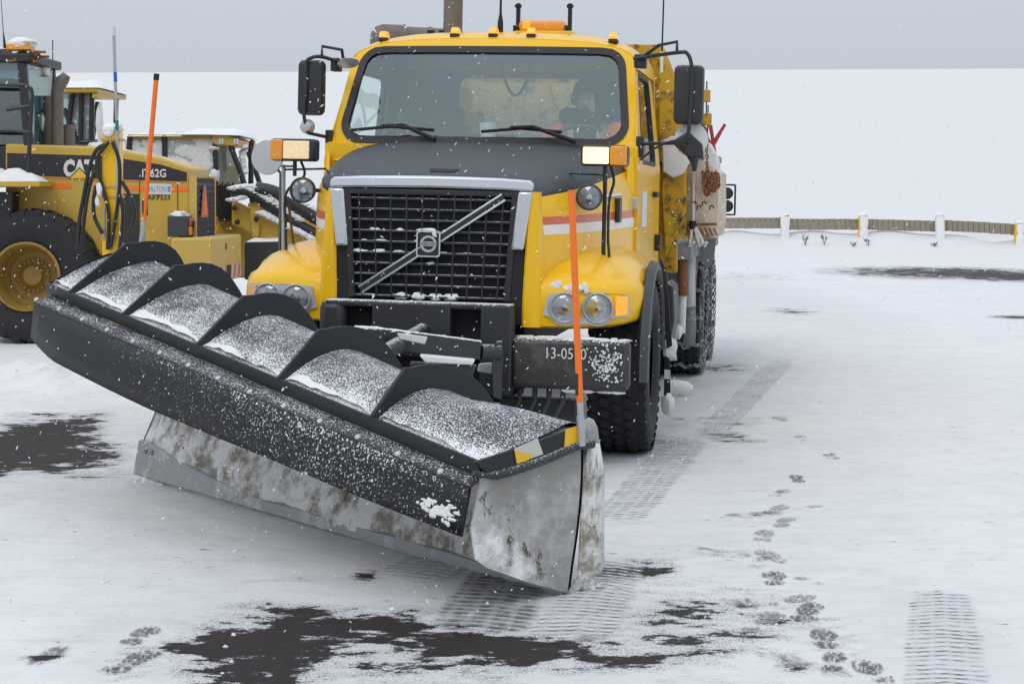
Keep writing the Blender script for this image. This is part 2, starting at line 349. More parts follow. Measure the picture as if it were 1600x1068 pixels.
# ================================================================ THE SETTING
BARE = []
def patch(u, v, ru, rv, s=1.0):
    p = gp(u, v); BARE.append((p.x, p.y, ru * p.y / F, rv * p.y / (v - V0), s))
for a in ((430, 1003, 125, 48, .95), (395, 1055, 95, 30, .9), (600, 990, 95, 34, .82), (690, 1008, 160, 40, .8), (800, 1020, 90, 30, .85), (960, 1030, 80, 16, .75), (640, 1050, 120, 16, .6), (900, 1022, 45, 12, .7), (985, 890, 60, 12, .9),
          (35, 695, 75, 38, 1.0), (100, 715, 80, 18, .85), (150, 742, 60, 6, .6), (60, 655, 60, 10, .6), (1480, 426, 150, 8, .8), (1560, 430, 90, 8, .9), (1380, 424, 80, 4, .6), (1240, 487, 34, 4, .6), (1590, 496, 40, 3, .7),
          (1100, 965, 120, 45, .66), (1060, 1000, 90, 40, .64), (1280, 985, 40, 45, .5), (1030, 940, 70, 22, .56), (1110, 940, 80, 20, .6), (1235, 1035, 40, 25, .6), (1010, 1012, 70, 22, .55), (1130, 682, 34, 7, .62), (1150, 660, 50, 6, .4), (210, 1040, 40, 25, .5), (75, 1026, 26, 9, .62),
          (575, 898, 20, 14, .6), (520, 960, 140, 18, .5), (880, 990, 40, 14, .6), (770, 955, 60, 14, .5), (1040, 700, 40, 20, .3), (1000, 685, 60, 14, .45), (1120, 575, 40, 6, .55), (1170, 432, 60, 5, .42), (300, 660, 60, 14, .35), (250, 690, 60, 12, .35), (1180, 805, 40, 10, .4), (1130, 866, 40, 8, .5), (330, 1010, 60, 40, .6)): patch(a[0], a[1], a[2] * 1.15, a[3] * 1.25, a[4] * (.80 if a[1] > 840 else .92))
THIN = []
def thin(u, v, ru, rv, s):
    p = gp(u, v); THIN.append((p.x, p.y, ru * p.y / F, rv * p.y / (v - V0), s * .72))
for a in ((560, 830, 330, 75, .45), (760, 900, 200, 60, .7), (650, 985, 420, 80, .8), (1020, 650, 150, 90, .45), (1050, 480, 200, 60, .35), (850, 650, 350, 120, .5), (430, 700, 250, 90, .3), (1150, 850, 150, 170, .25), (1480, 990, 80, 70, .35), (1180, 470, 120, 40, .4), (80, 700, 200, 60, .5)): thin(*a)
def ell(L, x, y):
    m = 0.0
    for cx, cy, rx, ry, s in L:
        d = ((x - cx) / rx) ** 2 + ((y - cy) / ry) ** 2
        if d < 2.2: m = max(m, s * (1 - d / 2.2) ** 0.8)
    return m
RA, RB = gp(-60, 592), gp(275, 603)
def gz(x, y):
    z = 0.0
    if -8 < x < 9 and 3.5 < y < 30:
        b = ell(BARE, x, y)
        z += 0.010 * max(0, 1 - b * 1.6) * (0.6 + 0.7 * fbm(x * 2.2, y * 1.4)) + 0.0025 * fbm(x * 11, y * 9, 3) * (1 - min(1, b))
        # the low windrow left by an earlier pass
        d = V((RB.x - RA.x, RB.y - RA.y)); L = d.length; d /= L; px, py = x - RA.x, y - RA.y
        t = px * d.x + py * d.y; q = -px * d.y + py * d.x
        if -0.5 < t < L + 0.6 and abs(q) < 1.6:
            e = min(1, (t + .5) / .5) * min(1, (L + .6 - t) / 1.0)
            z += e * math.exp(-(q / 0.62) ** 2) * (0.13 + 0.13 * fbm(x * 2.7, y * 2.7, 5, 6))
    return z
def axis(segs):
    out = []
    for a, b, st in segs:
        n = max(1, int(round((b - a) / st))); out += [a + (b - a) * k / n for k in range(n)]
    out.append(segs[-1][1]); return out
xs = axis([(-300, -40, 20), (-40, -8, 1.0), (-8, -4.2, .12), (-4.2, 2.6, .04), (2.6, 9, .12), (9, 40, 1.0), (40, 300, 20)])
ys = axis([(-60, 3.6, 6), (3.6, 9.5, .045), (9.5, 20, .10), (20, 50, .4), (50, 420, 15)])
vs, bare, thn = [], [], []
for y in ys:
    for x in xs:
        vs.append((x, y, gz(x, y)))
        near = -12 < x < 16 and 3.5 < y < 60
        bare.append(ell(BARE, x, y) if near else 0.0); thn.append(ell(THIN, x, y) if near else 0.0)
nx = len(xs); fs = [(j * nx + i, j * nx + i + 1, (j + 1) * nx + i + 1, (j + 1) * nx + i) for j in range(len(ys) - 1) for i in range(nx - 1)]
me = bpy.data.meshes.new('ground'); me.from_pydata(vs, [], fs); me.polygons.foreach_set('use_smooth', [True] * len(me.polygons))
for nm, dat in (('bare', bare), ('thin', thn)):
    a = me.attributes.new(nm, 'FLOAT', 'POINT'); a.data.foreach_set('value', dat)
def ground_mat():
    m = bpy.data.materials.new('snowy_asphalt'); m.use_nodes = True; nt = m.node_tree; bs = nt.nodes['Principled BSDF']
    co = nt.nodes.new('ShaderNodeTexCoord').outputs['Object']
    def attr(n):
        a = nt.nodes.new('ShaderNodeAttribute'); a.attribute_name = n; return a.outputs['Fac']
    ba, th = attr('bare'), attr('thin')
    n1 = tnoise(nt, co, 1.0, 8, 0.62, (1.6, 2.6, 1)); n2 = tnoise(nt, co, 9.0, 6, 0.65, (1, 1.5, 1)); n3 = tnoise(nt, co, 75, 3, 0.7); n4 = tnoise(nt, co, 3.6, 5, 0.6, (1, 1.6, 1))
    val = mathn(nt, 'ADD', mathn(nt, 'ADD', ba, mathn(nt, 'MULTIPLY', mathn(nt, 'SUBTRACT', n1, 0.5), 0.9)), mathn(nt, 'ADD', mathn(nt, 'MULTIPLY', mathn(nt, 'SUBTRACT', n2, 0.5), 0.9), mathn(nt, 'MULTIPLY', mathn(nt, 'SUBTRACT', n4, 0.5), 1.0)))
    hard = ramp(nt, mathn(nt, 'ADD', val, mathn(nt, 'MULTIPLY', mathn(nt, 'SUBTRACT', n3, 0.5), 0.25)), 0.52, 0.60)
    # grains of snow scattered round the bare patches
    grain = mathn(nt, 'MULTIPLY', ramp(nt, val, 0.18, 0.55), ramp(nt, tnoise(nt, co, 130, 2, 0.7), 0.50, 0.58))
    fleck = mathn(nt, 'MULTIPLY', ramp(nt, tnoise(nt, co, 10, 7, 0.68, (1, 2.4, 1)), 0.635, 0.67), ramp(nt, tnoise(nt, co, 1.1, 4, 0.6), 0.48, 0.60))
    hard = mathn(nt, 'MAXIMUM', hard, mathn(nt, 'MULTIPLY', fleck, 0.8))
    mask = mathn(nt, 'MAXIMUM', hard, mathn(nt, 'MULTIPLY', grain, 0.75))
    s = mixc(nt, tnoise(nt, co, 0.7, 6, 0.6, (0.7, 1.6, 1)), (0.65, 0.65, 0.655), (0.82, 0.815, 0.81))
    s = mixc(nt, mathn(nt, 'MULTIPLY', ramp(nt, mathn(nt, 'ADD', mathn(nt, 'MULTIPLY', n4, 0.6), mathn(nt, 'MULTIPLY', n2, 0.4)), 0.44, 0.60), 0.22), s, (0.50, 0.505, 0.52))
    # thin dusting: asphalt shows through
    tf = mathn(nt, 'MULTIPLY', th, mathn(nt, 'ADD', 0.18, mathn(nt, 'MULTIPLY', tnoise(nt, co, 100, 4, 0.75), 0.75)))
    s = mixc(nt, tf, s, (0.23, 0.235, 0.245))
    streak = ramp(nt, tnoise(nt, co, 1.0, 10, 0.74, (0.8, 4.5, 1)), 0.58, 0.70)
    s = mixc(nt, mathn(nt, 'MULTIPLY', streak, 0.42), s, (0.34, 0.35, 0.37))
    asp = mixc(nt, tnoise(nt, co, 160, 3), (0.014, 0.0112, 0.011), (0.046, 0.036, 0.034))
    nt.links.new(mixc(nt, mask, s, asp), bs.inputs['Base Color'])
    rg = mathn(nt, 'SUBTRACT', 0.85, mathn(nt, 'MULTIPLY', hard, 0.30)); nt.links.new(rg, bs.inputs['Roughness'])
    nt.links.new(mathn(nt, 'SUBTRACT', 0.25, mathn(nt, 'MULTIPLY', hard, 0.12)), bs.inputs['Specular IOR Level'])
    b = nt.nodes.new('ShaderNodeBump'); b.inputs['Strength'].default_value = 0.8; b.inputs['Distance'].default_value = 0.016
    hh = mathn(nt, 'SUBTRACT', mathn(nt, 'ADD', mathn(nt, 'MULTIPLY', n2, 0.8), mathn(nt, 'MULTIPLY', n3, 0.35)), mathn(nt, 'MULTIPLY', hard, 0.8))
    nt.links.new(hh, b.inputs['Height']); nt.links.new(b.outputs[0], bs.inputs['Normal']); MATS['ground'] = m
ground_mat(); me.materials.append(MATS['ground'])
ground = bpy.data.objects.new('ground', me); COL.objects.link(ground); ground['kind'] = 'structure'; ground['label'] = 'asphalt yard under patchy snow with tyre tracks'
# boot prints and tyre tracks: thin sheets of scuffed, pressed snow lying on the yard
def print_mat(name, col, kind):
    m = bpy.data.materials.new(name); m.use_nodes = True; nt = m.node_tree; bs = nt.nodes['Principled BSDF']
    uv = nt.nodes.new('ShaderNodeTexCoord').outputs['UV']; at_ = nt.nodes.new('ShaderNodeAttribute'); at_.attribute_name = 'edge'; ed = at_.outputs['Fac']
    co = nt.nodes.new('ShaderNodeTexCoord').outputs['Object']
    nz = mathn(nt, 'SUBTRACT', tnoise(nt, co, 22, 5, 0.65), 0.5); nl = mathn(nt, 'SUBTRACT', tnoise(nt, co, 6, 4, 0.6), 0.5)
    if kind == 'boot':
        vo = nt.nodes.new('ShaderNodeTexVoronoi'); vo.feature = 'DISTANCE_TO_EDGE'; vo.inputs['Scale'].default_value = 42; nt.links.new(uv, vo.inputs['Vector'])
        a = mathn(nt, 'MULTIPLY', ramp(nt, mathn(nt, 'ADD', vo.outputs['Distance'], mathn(nt, 'MULTIPLY', nz, 0.16)), 0.06, 0.15), ramp(nt, mathn(nt, 'ADD', mathn(nt, 'ADD', ed, mathn(nt, 'MULTIPLY', nz, 1.3)), mathn(nt, 'MULTIPLY', nl, 2.6)), 0.35, 0.75)); a = mathn(nt, 'MULTIPLY', a, 0.92)
    elif kind == 'smear':
        st = mathn(nt, 'SUBTRACT', tnoise(nt, uv, 14, 6, 0.7, (1, 5, 1)), 0.5)
        a = mathn(nt, 'MULTIPLY', ramp(nt, mathn(nt, 'ADD', mathn(nt, 'ADD', mathn(nt, 'MULTIPLY', ed, 0.6), mathn(nt, 'MULTIPLY', nz, 0.7)), mathn(nt, 'ADD', mathn(nt, 'MULTIPLY', st, 2.4), mathn(nt, 'MULTIPLY', nl, 0.9))), 0.40, 0.95), 0.7)
    else:
        sx = nt.nodes.new('ShaderNodeSeparateXYZ'); nt.links.new(uv, sx.inputs[0])
        vv = mathn(nt, 'MULTIPLY', mathn(nt, 'ABSOLUTE', mathn(nt, 'SUBTRACT', sx.outputs[0], 0.5), 0), 0.9)
        ph = mathn(nt, 'ADD', mathn(nt, 'ADD', mathn(nt, 'MULTIPLY', sx.outputs[1], 17.0), mathn(nt, 'MULTIPLY', vv, 1.2)), mathn(nt, 'MULTIPLY', nz, 0.5))
        lug = ramp(nt, mathn(nt, 'SINE', mathn(nt, 'MULTIPLY', ph, 6.2832), 0), -0.1, 0.55)
        gr = ramp(nt, mathn(nt, 'SINE', mathn(nt, 'MULTIPLY', mathn(nt, 'ADD', sx.outputs[0], mathn(nt, 'MULTIPLY', nz, 0.05)), 31.4), 0), -0.75, -0.2)
        a = mathn(nt, 'MULTIPLY', mathn(nt, 'ADD', mathn(nt, 'MULTIPLY', mathn(nt, 'MULTIPLY', lug, mathn(nt, 'ADD', mathn(nt, 'MULTIPLY', gr, 0.55), 0.45)), ramp(nt, mathn(nt, 'ADD', nl, mathn(nt, 'MULTIPLY', nz, 0.8)), -0.32, 0.22)), 0.12), ramp(nt, mathn(nt, 'ADD', ed, mathn(nt, 'ADD', mathn(nt, 'MULTIPLY', nl, 1.1), mathn(nt, 'MULTIPLY', nz, 0.6))), 0.12, 0.6))
    nt.links.new(a, bs.inputs['Alpha']); nt.links.new(mixc(nt, tnoise(nt, co, 60, 4), tuple(c * .7 for c in col), tuple(c * 1.3 for c in col)), bs.inputs['Base Color']); bs.inputs['Roughness'].default_value = 0.8; bs.inputs['Specular IOR Level'].default_value = 0.2
    MATS[name] = m
print_mat('boot_dark', (0.15, 0.145, 0.145), 'boot'); print_mat('boot_light', (0.34, 0.34, 0.35), 'boot'); print_mat('smear', (0.13, 0.125, 0.125), 'smear')
print_mat('track_dark', (0.17, 0.168, 0.168), 'track'); print_mat('track_light', (0.62, 0.625, 0.64), 'track')
def sheet(name, m, P, UV, ED):
    nj, ni = len(P), len(P[0]); me = bpy.data.meshes.new(name)
    me.from_pydata([(x, y, gz(x, y) + .005) for r in P for x, y in r], [], [(j * ni + i, j * ni + i + 1, (j + 1) * ni + i + 1, (j + 1) * ni + i) for j in range(nj - 1) for i in range(ni - 1)])
    uv = me.uv_layers.new(name='UVMap'); fl = [q for r in UV for q in r]
    for lp_ in me.loops: uv.data[lp_.index].uv = fl[lp_.vertex_index]
    me.attributes.new('edge', 'FLOAT', 'POINT').data.foreach_set('value', [e for r in ED for e in r]); me.materials.append(MATS[m])
    o = bpy.data.objects.new(name, me); COL.objects.link(o); o.parent = ground; return o
def boot_print(u, v, ln, ang, m='boot_dark'):
    c = gp(u, v); ca, sa = math.cos(R_(ang)), math.sin(R_(ang)); P, UV, ED = [], [], []; ou = random.uniform(0, 9)
    for i in range(13):
        a = i / 12 * 2 - 1; hw = ln * .19 * (1 - .30 * math.exp(-((a + .2) / .28) ** 2)) * max(.05, 1 - max(0, abs(a) - .45) ** 2 * 2.6); rp, ru, re = [], [], []
        for j in range(7):
            b = j / 6 * 2 - 1; x, y = a * ln / 2, b * hw; rp.append((c.x + x * ca - y * sa, c.y + x * sa + y * ca)); ru.append((x + ou, y + ou)); re.append(max(0, min(1, 1.25 * (1 - abs(b) ** 3) * (1 - abs(a) ** 4)) - (.5 if -.34 < a < -.1 else 0)))
        P.append(rp); UV.append(ru); ED.append(re)
    sheet('boot_print', m, P, UV, ED)
for a in ((1262, 958, .33, 72), (1288, 1000, .31, 84), (1210, 906, .32, 80), (1195, 975, .33, 60, 'boot_light'), (1365, 1053, .32, 100), (1245, 751, .30, 86), (1298, 714, .29, 94), (1215, 797, .31, 60, 'boot_light'), (1180, 804, .40, 15, 'smear'), (1225, 818, .31, 70, 'boot_light'), (1195, 838, .31, 75, 'boot_light'),
          (1205, 871, .32, 100, 'boot_light'), (1188, 880, .30, 70, 'smear'), (1130, 864, .34, 150, 'smear'), (218, 996, .31, 80), (205, 1036, .34, 70), (1252, 686, .30, 90, 'smear'), (1220, 656, .29, 96, 'boot_light'), (1218, 771, .30, 60, 'smear'), (1175, 950, .42, 112, 'smear'), (1255, 1040, .46, 130, 'smear'), (1302, 1035, .29, 75), (75, 1026, .30, 80, 'smear'), (1235, 940, .3, 40, 'boot_light'), (1262, 795, .24, 40, 'smear'), (1262, 910, .2, 120, 'smear'), (900, 1000, .3, 20, 'smear'), (1160, 690, .4, 5, 'smear'), (1090, 655, .5, 5, 'smear')): boot_print(*a)
def track(corners, m, n=24):
    (a, b, c, d) = [gp(*p) for p in corners]; P, UV, ED = [], [], []; L = (d - a).length
    for j in range(n + 1):
        t = j / n; l, r = a.lerp(d, t), b.lerp(c, t); P.append([tuple(l.lerp(r, i / 8).xy) for i in range(9)]); UV.append([(i / 8, t * L) for i in range(9)]); ED.append([min(1, 5 * min(i, 8 - i) / 8 + .15) * min(1, 5 * min(t, 1 - t)) for i in range(9)])
    sheet('tyre_track', m, P, UV, ED)
track(((1395, 1130), (1570, 1130), (1518, 915), (1424, 915)), 'track_light', 40)
track(((655, 985), (830, 1000), (870, 890), (745, 880)), 'track_dark')
track(((900, 830), (1000, 830), (1120, 680), (1045, 680)), 'track_light', 40)
track(((800, 1010), (960, 1010), (1015, 880), (930, 870)), 'track_light'); track(((560, 900), (700, 915), (790, 860), (690, 850)), 'track_light'); track(((1060, 700), (1120, 700), (1250, 560), (1205, 560)), 'track_light', 40)
# loose clods
mb = MB()
for k in range(80):
    u = random.choice([random.uniform(0, 330), random.uniform(330, 900), random.uniform(900, 1600)]); v = random.uniform(560, 1060) if u < 330 else random.uniform(860 if u < 900 else 600, 1060)
    p = gp(u, v); r = random.uniform(.003, .008); lump(mb, (p.x, p.y, gz(p.x, p.y) + r * .3), r * 1.3, r * 1.2, r, k, 6, 4)
for k in range(14):
    p = gp(random.uniform(228, 275), random.uniform(748, 760)); r = random.uniform(.012, .03); lump(mb, (p.x, p.y, r * .4), r * 1.4, r, r, k, 7, 5)
o = mb.build('snow_clods', 'snow', None, kind='stuff', fix=False); o['label'] = 'loose crumbs of snow scattered over the yard'
# ---------------------------------------------------------------- snow bank and hill
def bank_z(x, y):
    t = min(1, max(0, (y - 45.5) / 2.3)); s = t * t * (3 - 2 * t)
    dip = 0.16 * math.cos((x - 7.25) / 2.06 * 2 * math.pi) ** 2 if False else 0.10 * (math.sin((x - 7.25) / 2.06 * math.pi) ** 2) * (1 if y < 49 else max(0, 1 - (y - 49) / 8))
    z = s * (0.60 + dip + 0.05 * fbm(x * .35, y * .3) * (1 if y < 60 else 0))
    if x > 11.5: z -= s * 0.25 * min(1, (x - 11.5) / 1.6) * (1 if y < 49.3 else 0)
    if y > 49: 
        k = y - 49; z += (8.42 + 0.0045 * x) * (k / 54) if y < 103 else 8.42 + 0.0045 * x
        z += 0.12 * fbm(x * .06, y * .06) * min(1, k / 8) * (1 - min(1, max(0, (y - 68) / 14)))
    if y > 102: z += 0.16
    return z
hx = axis([(-130, -20, 2.5), (-20, 3, 1), (3, 16, .2), (16, 130, 2.5)]); hy = axis([(45.5, 50, .2), (50, 101, 1.5), (101, 104, .5), (104, 180, 20)])
rows = [[(x, y, (bank_z(x, y) if y < 110 else bank_z(x, 108)) - .03) for x in hx] for y in hy]
hill = MB().loft(rows).build('hill', 'hill_snow', None, fix=False); hill['kind'] = 'structure'; hill['label'] = 'long smooth snow covered embankment behind the yard'
# ---------------------------------------------------------------- guard fence on the bank
FY = 47.4
fence = empty('guard_fence', at(1350, 395, FY), label='low beige timber guard fence with snow caked posts, on the snow bank', cat='fence')
fence.location.z = 0; fo = fence.location.copy()
fx = lambda u: (u - 800) * FY / F - fo.x
fz = lambda v: HC - (v - V0) * FY / F
posts = [(1108, 0), (1225, 0), (1346, 1), (1466, 0), (1590, 1), (1705, 0)]
bd = None
top = lambda u: 339 + (2.0 if 1230 < u < 1460 else 0) + (max(0, u - 1300) / 300) ** 2 * 11
for k in range(73):
    u = 1100 + k * 8.35
    if bd is None: bd = MB().bb(-.068, .068, -.03, .03, 0, .30).build('board', 'timber', fence, bevel=.008)
    else: bd = bd.copy(); COL.objects.link(bd)
    bd.location = (fx(u), .05 + random.uniform(-.012, .012), fz(top(u) + 18) + random.uniform(-.006, .006)); bd.parent = fence
for (u0, u1) in ((1100, 1340), (1340, 1715)): MB().tube([(fx(u), .13, fz(top(u) + 5)) for u in (u0, (u0 + u1) / 2, u1)], .05, 6).build('rail', 'post_grey', fence)
for u, yel in posts:
    x = fx(u); zt = fz(338 if u < 1500 else 350); lean = random.uniform(-.05, .05)
    MB().loft([[(x + sx * .10 + lean * (1 - q), sy * .09 - .12, -.02 + q * (zt + .02)) for sx, sy in ((-1, -1), (1, -1), (1, 1), (-1, 1))] for q in (0, .5, 1)], True).prism([(x - .1, -.21, zt), (x + .1, -.21, zt), (x + .1, -.03, zt), (x - .1, -.03, zt)], (0, 0, .012)).build('post', 'yellow_tape' if yel else 'post_grey', fence, bevel=.02)
    mb = MB(); rows = []
    for j in range(11):
        q = j / 10; zz = zt * q * .98 + .02; wd = .115 + .02 * fbm(u, q * 4) - (.035 if yel and .62 < q < .8 else 0)
        sh = .03 if yel else 0
        rows.append([(x + sh + lean * (1 - q) + wd * math.cos(a), -.20 - .05 * math.sin(a) - .03, zz) for a in [math.pi * i / 6 for i in range(7)]] + [(x + sh - wd * .9, -.06, zz), (x + sh + wd * .9, -.06, zz)])
    mb.loft(rows, True); lump(mb, (x + lean * 0, -.13, zt + .02), .125, .13, .09, u); mb.build('snow_crust', 'snow', fence)
# dry weeds poking out of the bank
for k, (u, v, hgt) in enumerate(((1258, 390, .28), (1288, 388, .24), (1357, 388, .16), (1333, 394, .10), (1460, 392, .10))):
    Yw = 46.6; p = at(u, v, Yw); p.z = bank_z(p.x, Yw) - .04; mb = MB()
    for q in range(6):
        b = V((random.uniform(-.1, .1), random.uniform(-.06, .06), hgt * random.uniform(.6, 1.2))); mb.tube([(0, 0, 0), b * .5 + V((0, 0, .05)), b], [.007, .005, .003], 4)
        for r in range(4): mb.tube([b * random.uniform(.6, 1), b + V((random.uniform(-.06, .06), 0, random.uniform(-.02, .07)))], [.009, .004], 4)
    o = mb.build('dry_weed', 'weed', None, loc=p, fix=False)
    tag(o, ['tallest dry weed in the snow bank, left of the yellow fence post', 'dry weed midway between two fence posts on the bank', 'dry weed just right of the yellow middle fence post', 'short dry weed just left of the yellow middle fence post', 'small dry weed beside the third fence post from the truck'][k], 'weed', 'dry weeds on the snow bank')
# ================================================================ THE PLOW TRUCK
TA, TROLL = R_(9.5), R_(1.2)
TO = V((-0.361, 10.78, 0))
truck = empty('plow_truck', TO, (0, TROLL, -TA), 'yellow and black snow plow truck with red and white stripe, driver at the wheel', 'truck')
TM = Matrix.Translation(TO) @ Matrix.Rotation(-TA, 4, 'Z') @ Matrix.Rotation(TROLL, 4, 'Y')
tp = frame_solver(TM)
# ---- chassis
mb = MB()
for s in (-1, 1): mb.bb(s * .43 - .04, s * .43 + .04, -.75, 7.2, .62, .86)
mb.bb(-.9, .9, -.05, .05, .46, .58).bb(-.42, .42, -.45, .55, .62, 1.1).cyl((-.9, 4.75, .53), (.9, 4.75, .53), .09).cyl((-.9, 6.1, .53), (.9, 6.1, .53), .09)  # second box: dark engine block, put in to block light
mb.bb(-.5, .5, -.72, -.45, .45, .62).bb(-.52, .52, -.60, -.56, .42, 1.2)
mb.build('chassis', 'black_matte', truck)
# ---- cab shell
def WS(x, z): return .60 + (z - 1.93) * .60 + .10 * (x / .95) ** 2
def wsd(z): return 1.055 if z <= 1.8 else 1.055 - (z - 1.8) * (.07 / .65)
def supere(hw, z0, hh, n, k=28):
    out = []
    for i in range(k + 1):
        a = math.pi * i / k; c, s = math.cos(a), math.sin(a)
        out.append((hw * (1 if c >= 0 else -1) * abs(c) ** (2 / n), z0 + hh * abs(s) ** (2 / n)))
    return out
OUTL = [(-1.04, 1.78), (1.04, 1.78), (1.015, 2.0)] + supere(.985, 2.44, .20, 3.2) + [(-1.015, 2.0)]
WIN = rrect(-.965, .965, 1.915, 2.575, .14, 10, -.915, .915)
GLS = rrect(-.925, .925, 1.955, 2.54, .11, 10, -.878, .878)
o2, i2 = ray_ring(OUTL, WIN, (0, 2.25)); m3 = lambda L, d=0: [V((x, WS(x, z) + d, z)) for x, z in L]
cab = MB().ring(m3(o2), m3(i2), (0, .05, 0)).build('cab', 'truck_yellow', truck, bevel=.004)
o2, i2 = ray_ring(rrect(-.975, .975, 1.905, 2.585, .15, 10, -.925, .925), GLS, (0, 2.25))
MB().ring(m3(o2, -.012), m3(i2, -.004), (0, .03, 0)).build('windshield_seal', 'seal_rubber', truck)
rows = []
for j in range(13):
    z = 1.95 + (2.545 - 1.95) * j / 12; hw = .93 - (.047) * j / 12
    rows.append([(x, WS(x, z) + .012, z) for x in [hw * (-1 + 2 * i / 16) for i in range(17)]])
MB().loft(rows).build('windshield', 'windshield', truck)
# roof
rows = []
for ty, hh, hw in ((0, .20, .985), (.03, .222, .993), (.10, .246, 1.0), (.22, .268, 1.002), (.45, .282, 1.002), (.9, .288, 1.002)):
    rows.append([(x, WS(x, z) * (1 if ty < .9 else 1) + ty, z) for x, z in supere(hw, 2.44, hh, 3.2, 36)])
rows.append([(x, 2.30, z) for x, z in supere(1.002, 2.44, .285, 3.2, 36)]); rows.append([(x, 2.36, z) for x, z in supere(.98, 2.44, .25, 3.2, 36)]); rows.append([(x, 2.36, z) for x, z in supere(.5, 2.44, .05, 3.2, 36)])
MB().loft(rows).build('roof', 'truck_yellow', truck)
rows = [[(x, WS(x, z) + ty, z) for x, z in supere(.95, 2.44, .16 + ty * .05, 3.2, 20)] for ty in (.06, .5)] + [[(x, 2.30, z) for x, z in supere(.95, 2.44, .2, 3.2, 20)]]
MB().loft(rows).build('headliner', 'lining', truck)
# sides with door glass
def side_outline(d=0): return [(.62 + d, 1.02), (2.36 - d, 1.02), (2.36 - d, 2.45), (1.03 + d + .03, 2.45), (.64 + d, 1.82)]
swin = rrect(.92, 1.98, 1.80, 2.43, .08, 5, 1.15, 1.98)
for s in (-1, 1):
    o2, i2 = ray_ring(side_outline(), swin, (1.5, 2.1))
    d3 = lambda L, dx=0: [V((s * (wsd(z) + dx), y, z)) for y, z in L]
    door = MB().ring(d3(o2), d3(i2), (-s * .02, 0, 0)).build('door', 'truck_yellow', truck, bevel=.004)
    o3, i3 = ray_ring(side_outline(.03), swin, (1.5, 2.1)); MB().ring(d3(o3, -.045), d3(i3, -.045), (-s * .012, 0, 0)).build('door_lining', 'lining', truck)
    o4, i4 = ray_ring(swin, rrect(.95, 1.95, 1.83, 2.405, .06, 5, 1.18, 1.95), (1.5, 2.1)); MB().ring(d3(o4, .004), d3(i4, .004), (-s * .03, 0, 0)).build('window_seal', 'seal_rubber', door)
    MB().add(d3(rrect(.94, 1.96, 1.82, 2.415, .06, 5, 1.17, 1.96), -.015), [tuple(range(24))]).build('window', 'side_glass', door)
    # A-pillar fillet between windshield frame and side
    zz = [1.80 + (2.44 - 1.80) * k / 10 for k in range(11)]
    MB().loft([[(s * (1.04 - (z - 1.8) * (.055 / .64)), WS(1.0, z) + .0, z), (s * (wsd(z) - .004), WS(1.0, z) + .012, z), (s * (wsd(z) + .001), WS(1.0, z) + .05, z), (s * (wsd(z) + .001), WS(1.0, z) + .12, z)] for z in zz]).build('pillar', 'truck_yellow', truck, solid=.01)
    box_part('door_handle', 'black_plastic', door, s * 1.06, s * 1.09, 1.75, 1.95, 1.58, 1.62); box_part('door_hinge', 'black_plastic', door, s * 1.055, s * 1.10, 2.0, 2.10, 1.19, 1.31)
    # cowl side between hood and door
    MB().loft([[(s * (1.0 + .055 * t), .55 + .12 * t, z) for t in (0, .5, 1)] for z in (1.02, 1.5, 1.84)]).build('cowl_panel', 'truck_yellow', truck, solid=.01)
box_part('door_sticker', 'sign_white', truck, 1.0555, 1.0575, .95, 1.30, 1.38, 1.62, 0)
box_part('vent_plate', 'silver', truck, .995, 1.06, .585, .60, 1.50, 1.58)
o2, i2 = ray_ring([(-1.04, 1.02), (1.04, 1.02), (1.0, 2.5), (-1.0, 2.5)], rrect(-.47, .47, 2.03, 2.455, .05), (0, 2.2))
f3 = lambda L, y: [V((x, y, z)) for x, z in L]
MB().ring(f3(o2, 2.33), f3(i2, 2.33), (0, .03, 0)).build('rear_wall', 'truck_yellow', truck); MB().ring(f3(o2, 2.28), f3(i2, 2.28), (0, .03, 0)).build('rear_lining', 'lining', truck)
MB().bb(-.47, .47, 2.312, 2.318, 2.03, 2.455).build('rear_window', 'side_glass', truck)
box_part('floor', 'black_matte', truck, -1.02, 1.02, .66, 2.33, 1.0, 1.04)
mb = MB(); mb.loft([[(x, .70 + .10 * (x / .95) ** 2, 1.90), (x, .80 + .08 * (x / .95) ** 2, 1.925), (x, 1.02, 1.90), (x, 1.06, 1.80), (x, 1.05, 1.3)] for x in [-.98 + 1.96 * k / 12 for k in range(13)]]); mb.build('dashboard', 'dash', truck)
for s, x in ((0, -.60), (1, .60)):
    seat = MB().bb(x - .26, x + .26, 1.35, 1.85, 1.38, 1.52).build('seat', 'seat_cloth', truck, bevel=.05)
    MB().box((x, 1.86, 1.86), (.50, .13, .72), Matrix.Rotation(R_(-8), 3, 'X')).build('backrest', 'seat_cloth', seat, bevel=.05); MB().bb(x - .15, x + .15, 1.87, 1.97, 2.22, 2.40).build('headrest', 'seat_cloth', seat, bevel=.04)
    MB().bb(x - .2, x + .2, 1.4, 1.8, 1.04, 1.38).build('seat_base', 'black_matte', seat)
MB().torus((.60, 1.10, 1.90), (0, -.75, .66), .215, .016, 32, 8).build('steering_wheel', 'black_plastic', truck); tube_part('steering_column', 'black_matte', truck, [(.60, 1.10, 1.90), (.60, .98, 1.76)], .03)
tube_part('radio_cord', 'black_matte', truck, [(x, 1.15, 2.62 - .36 * math.sin(math.pi * t) ** .6 - .006 * math.sin(60 * t)) for t, x in [(k / 24, .03 + .24 * k / 24) for k in range(25)]], .010, 6)
box_part('overhead_console', 'lining', truck, -.5, .7, 1.12, 1.4, 2.50, 2.56)
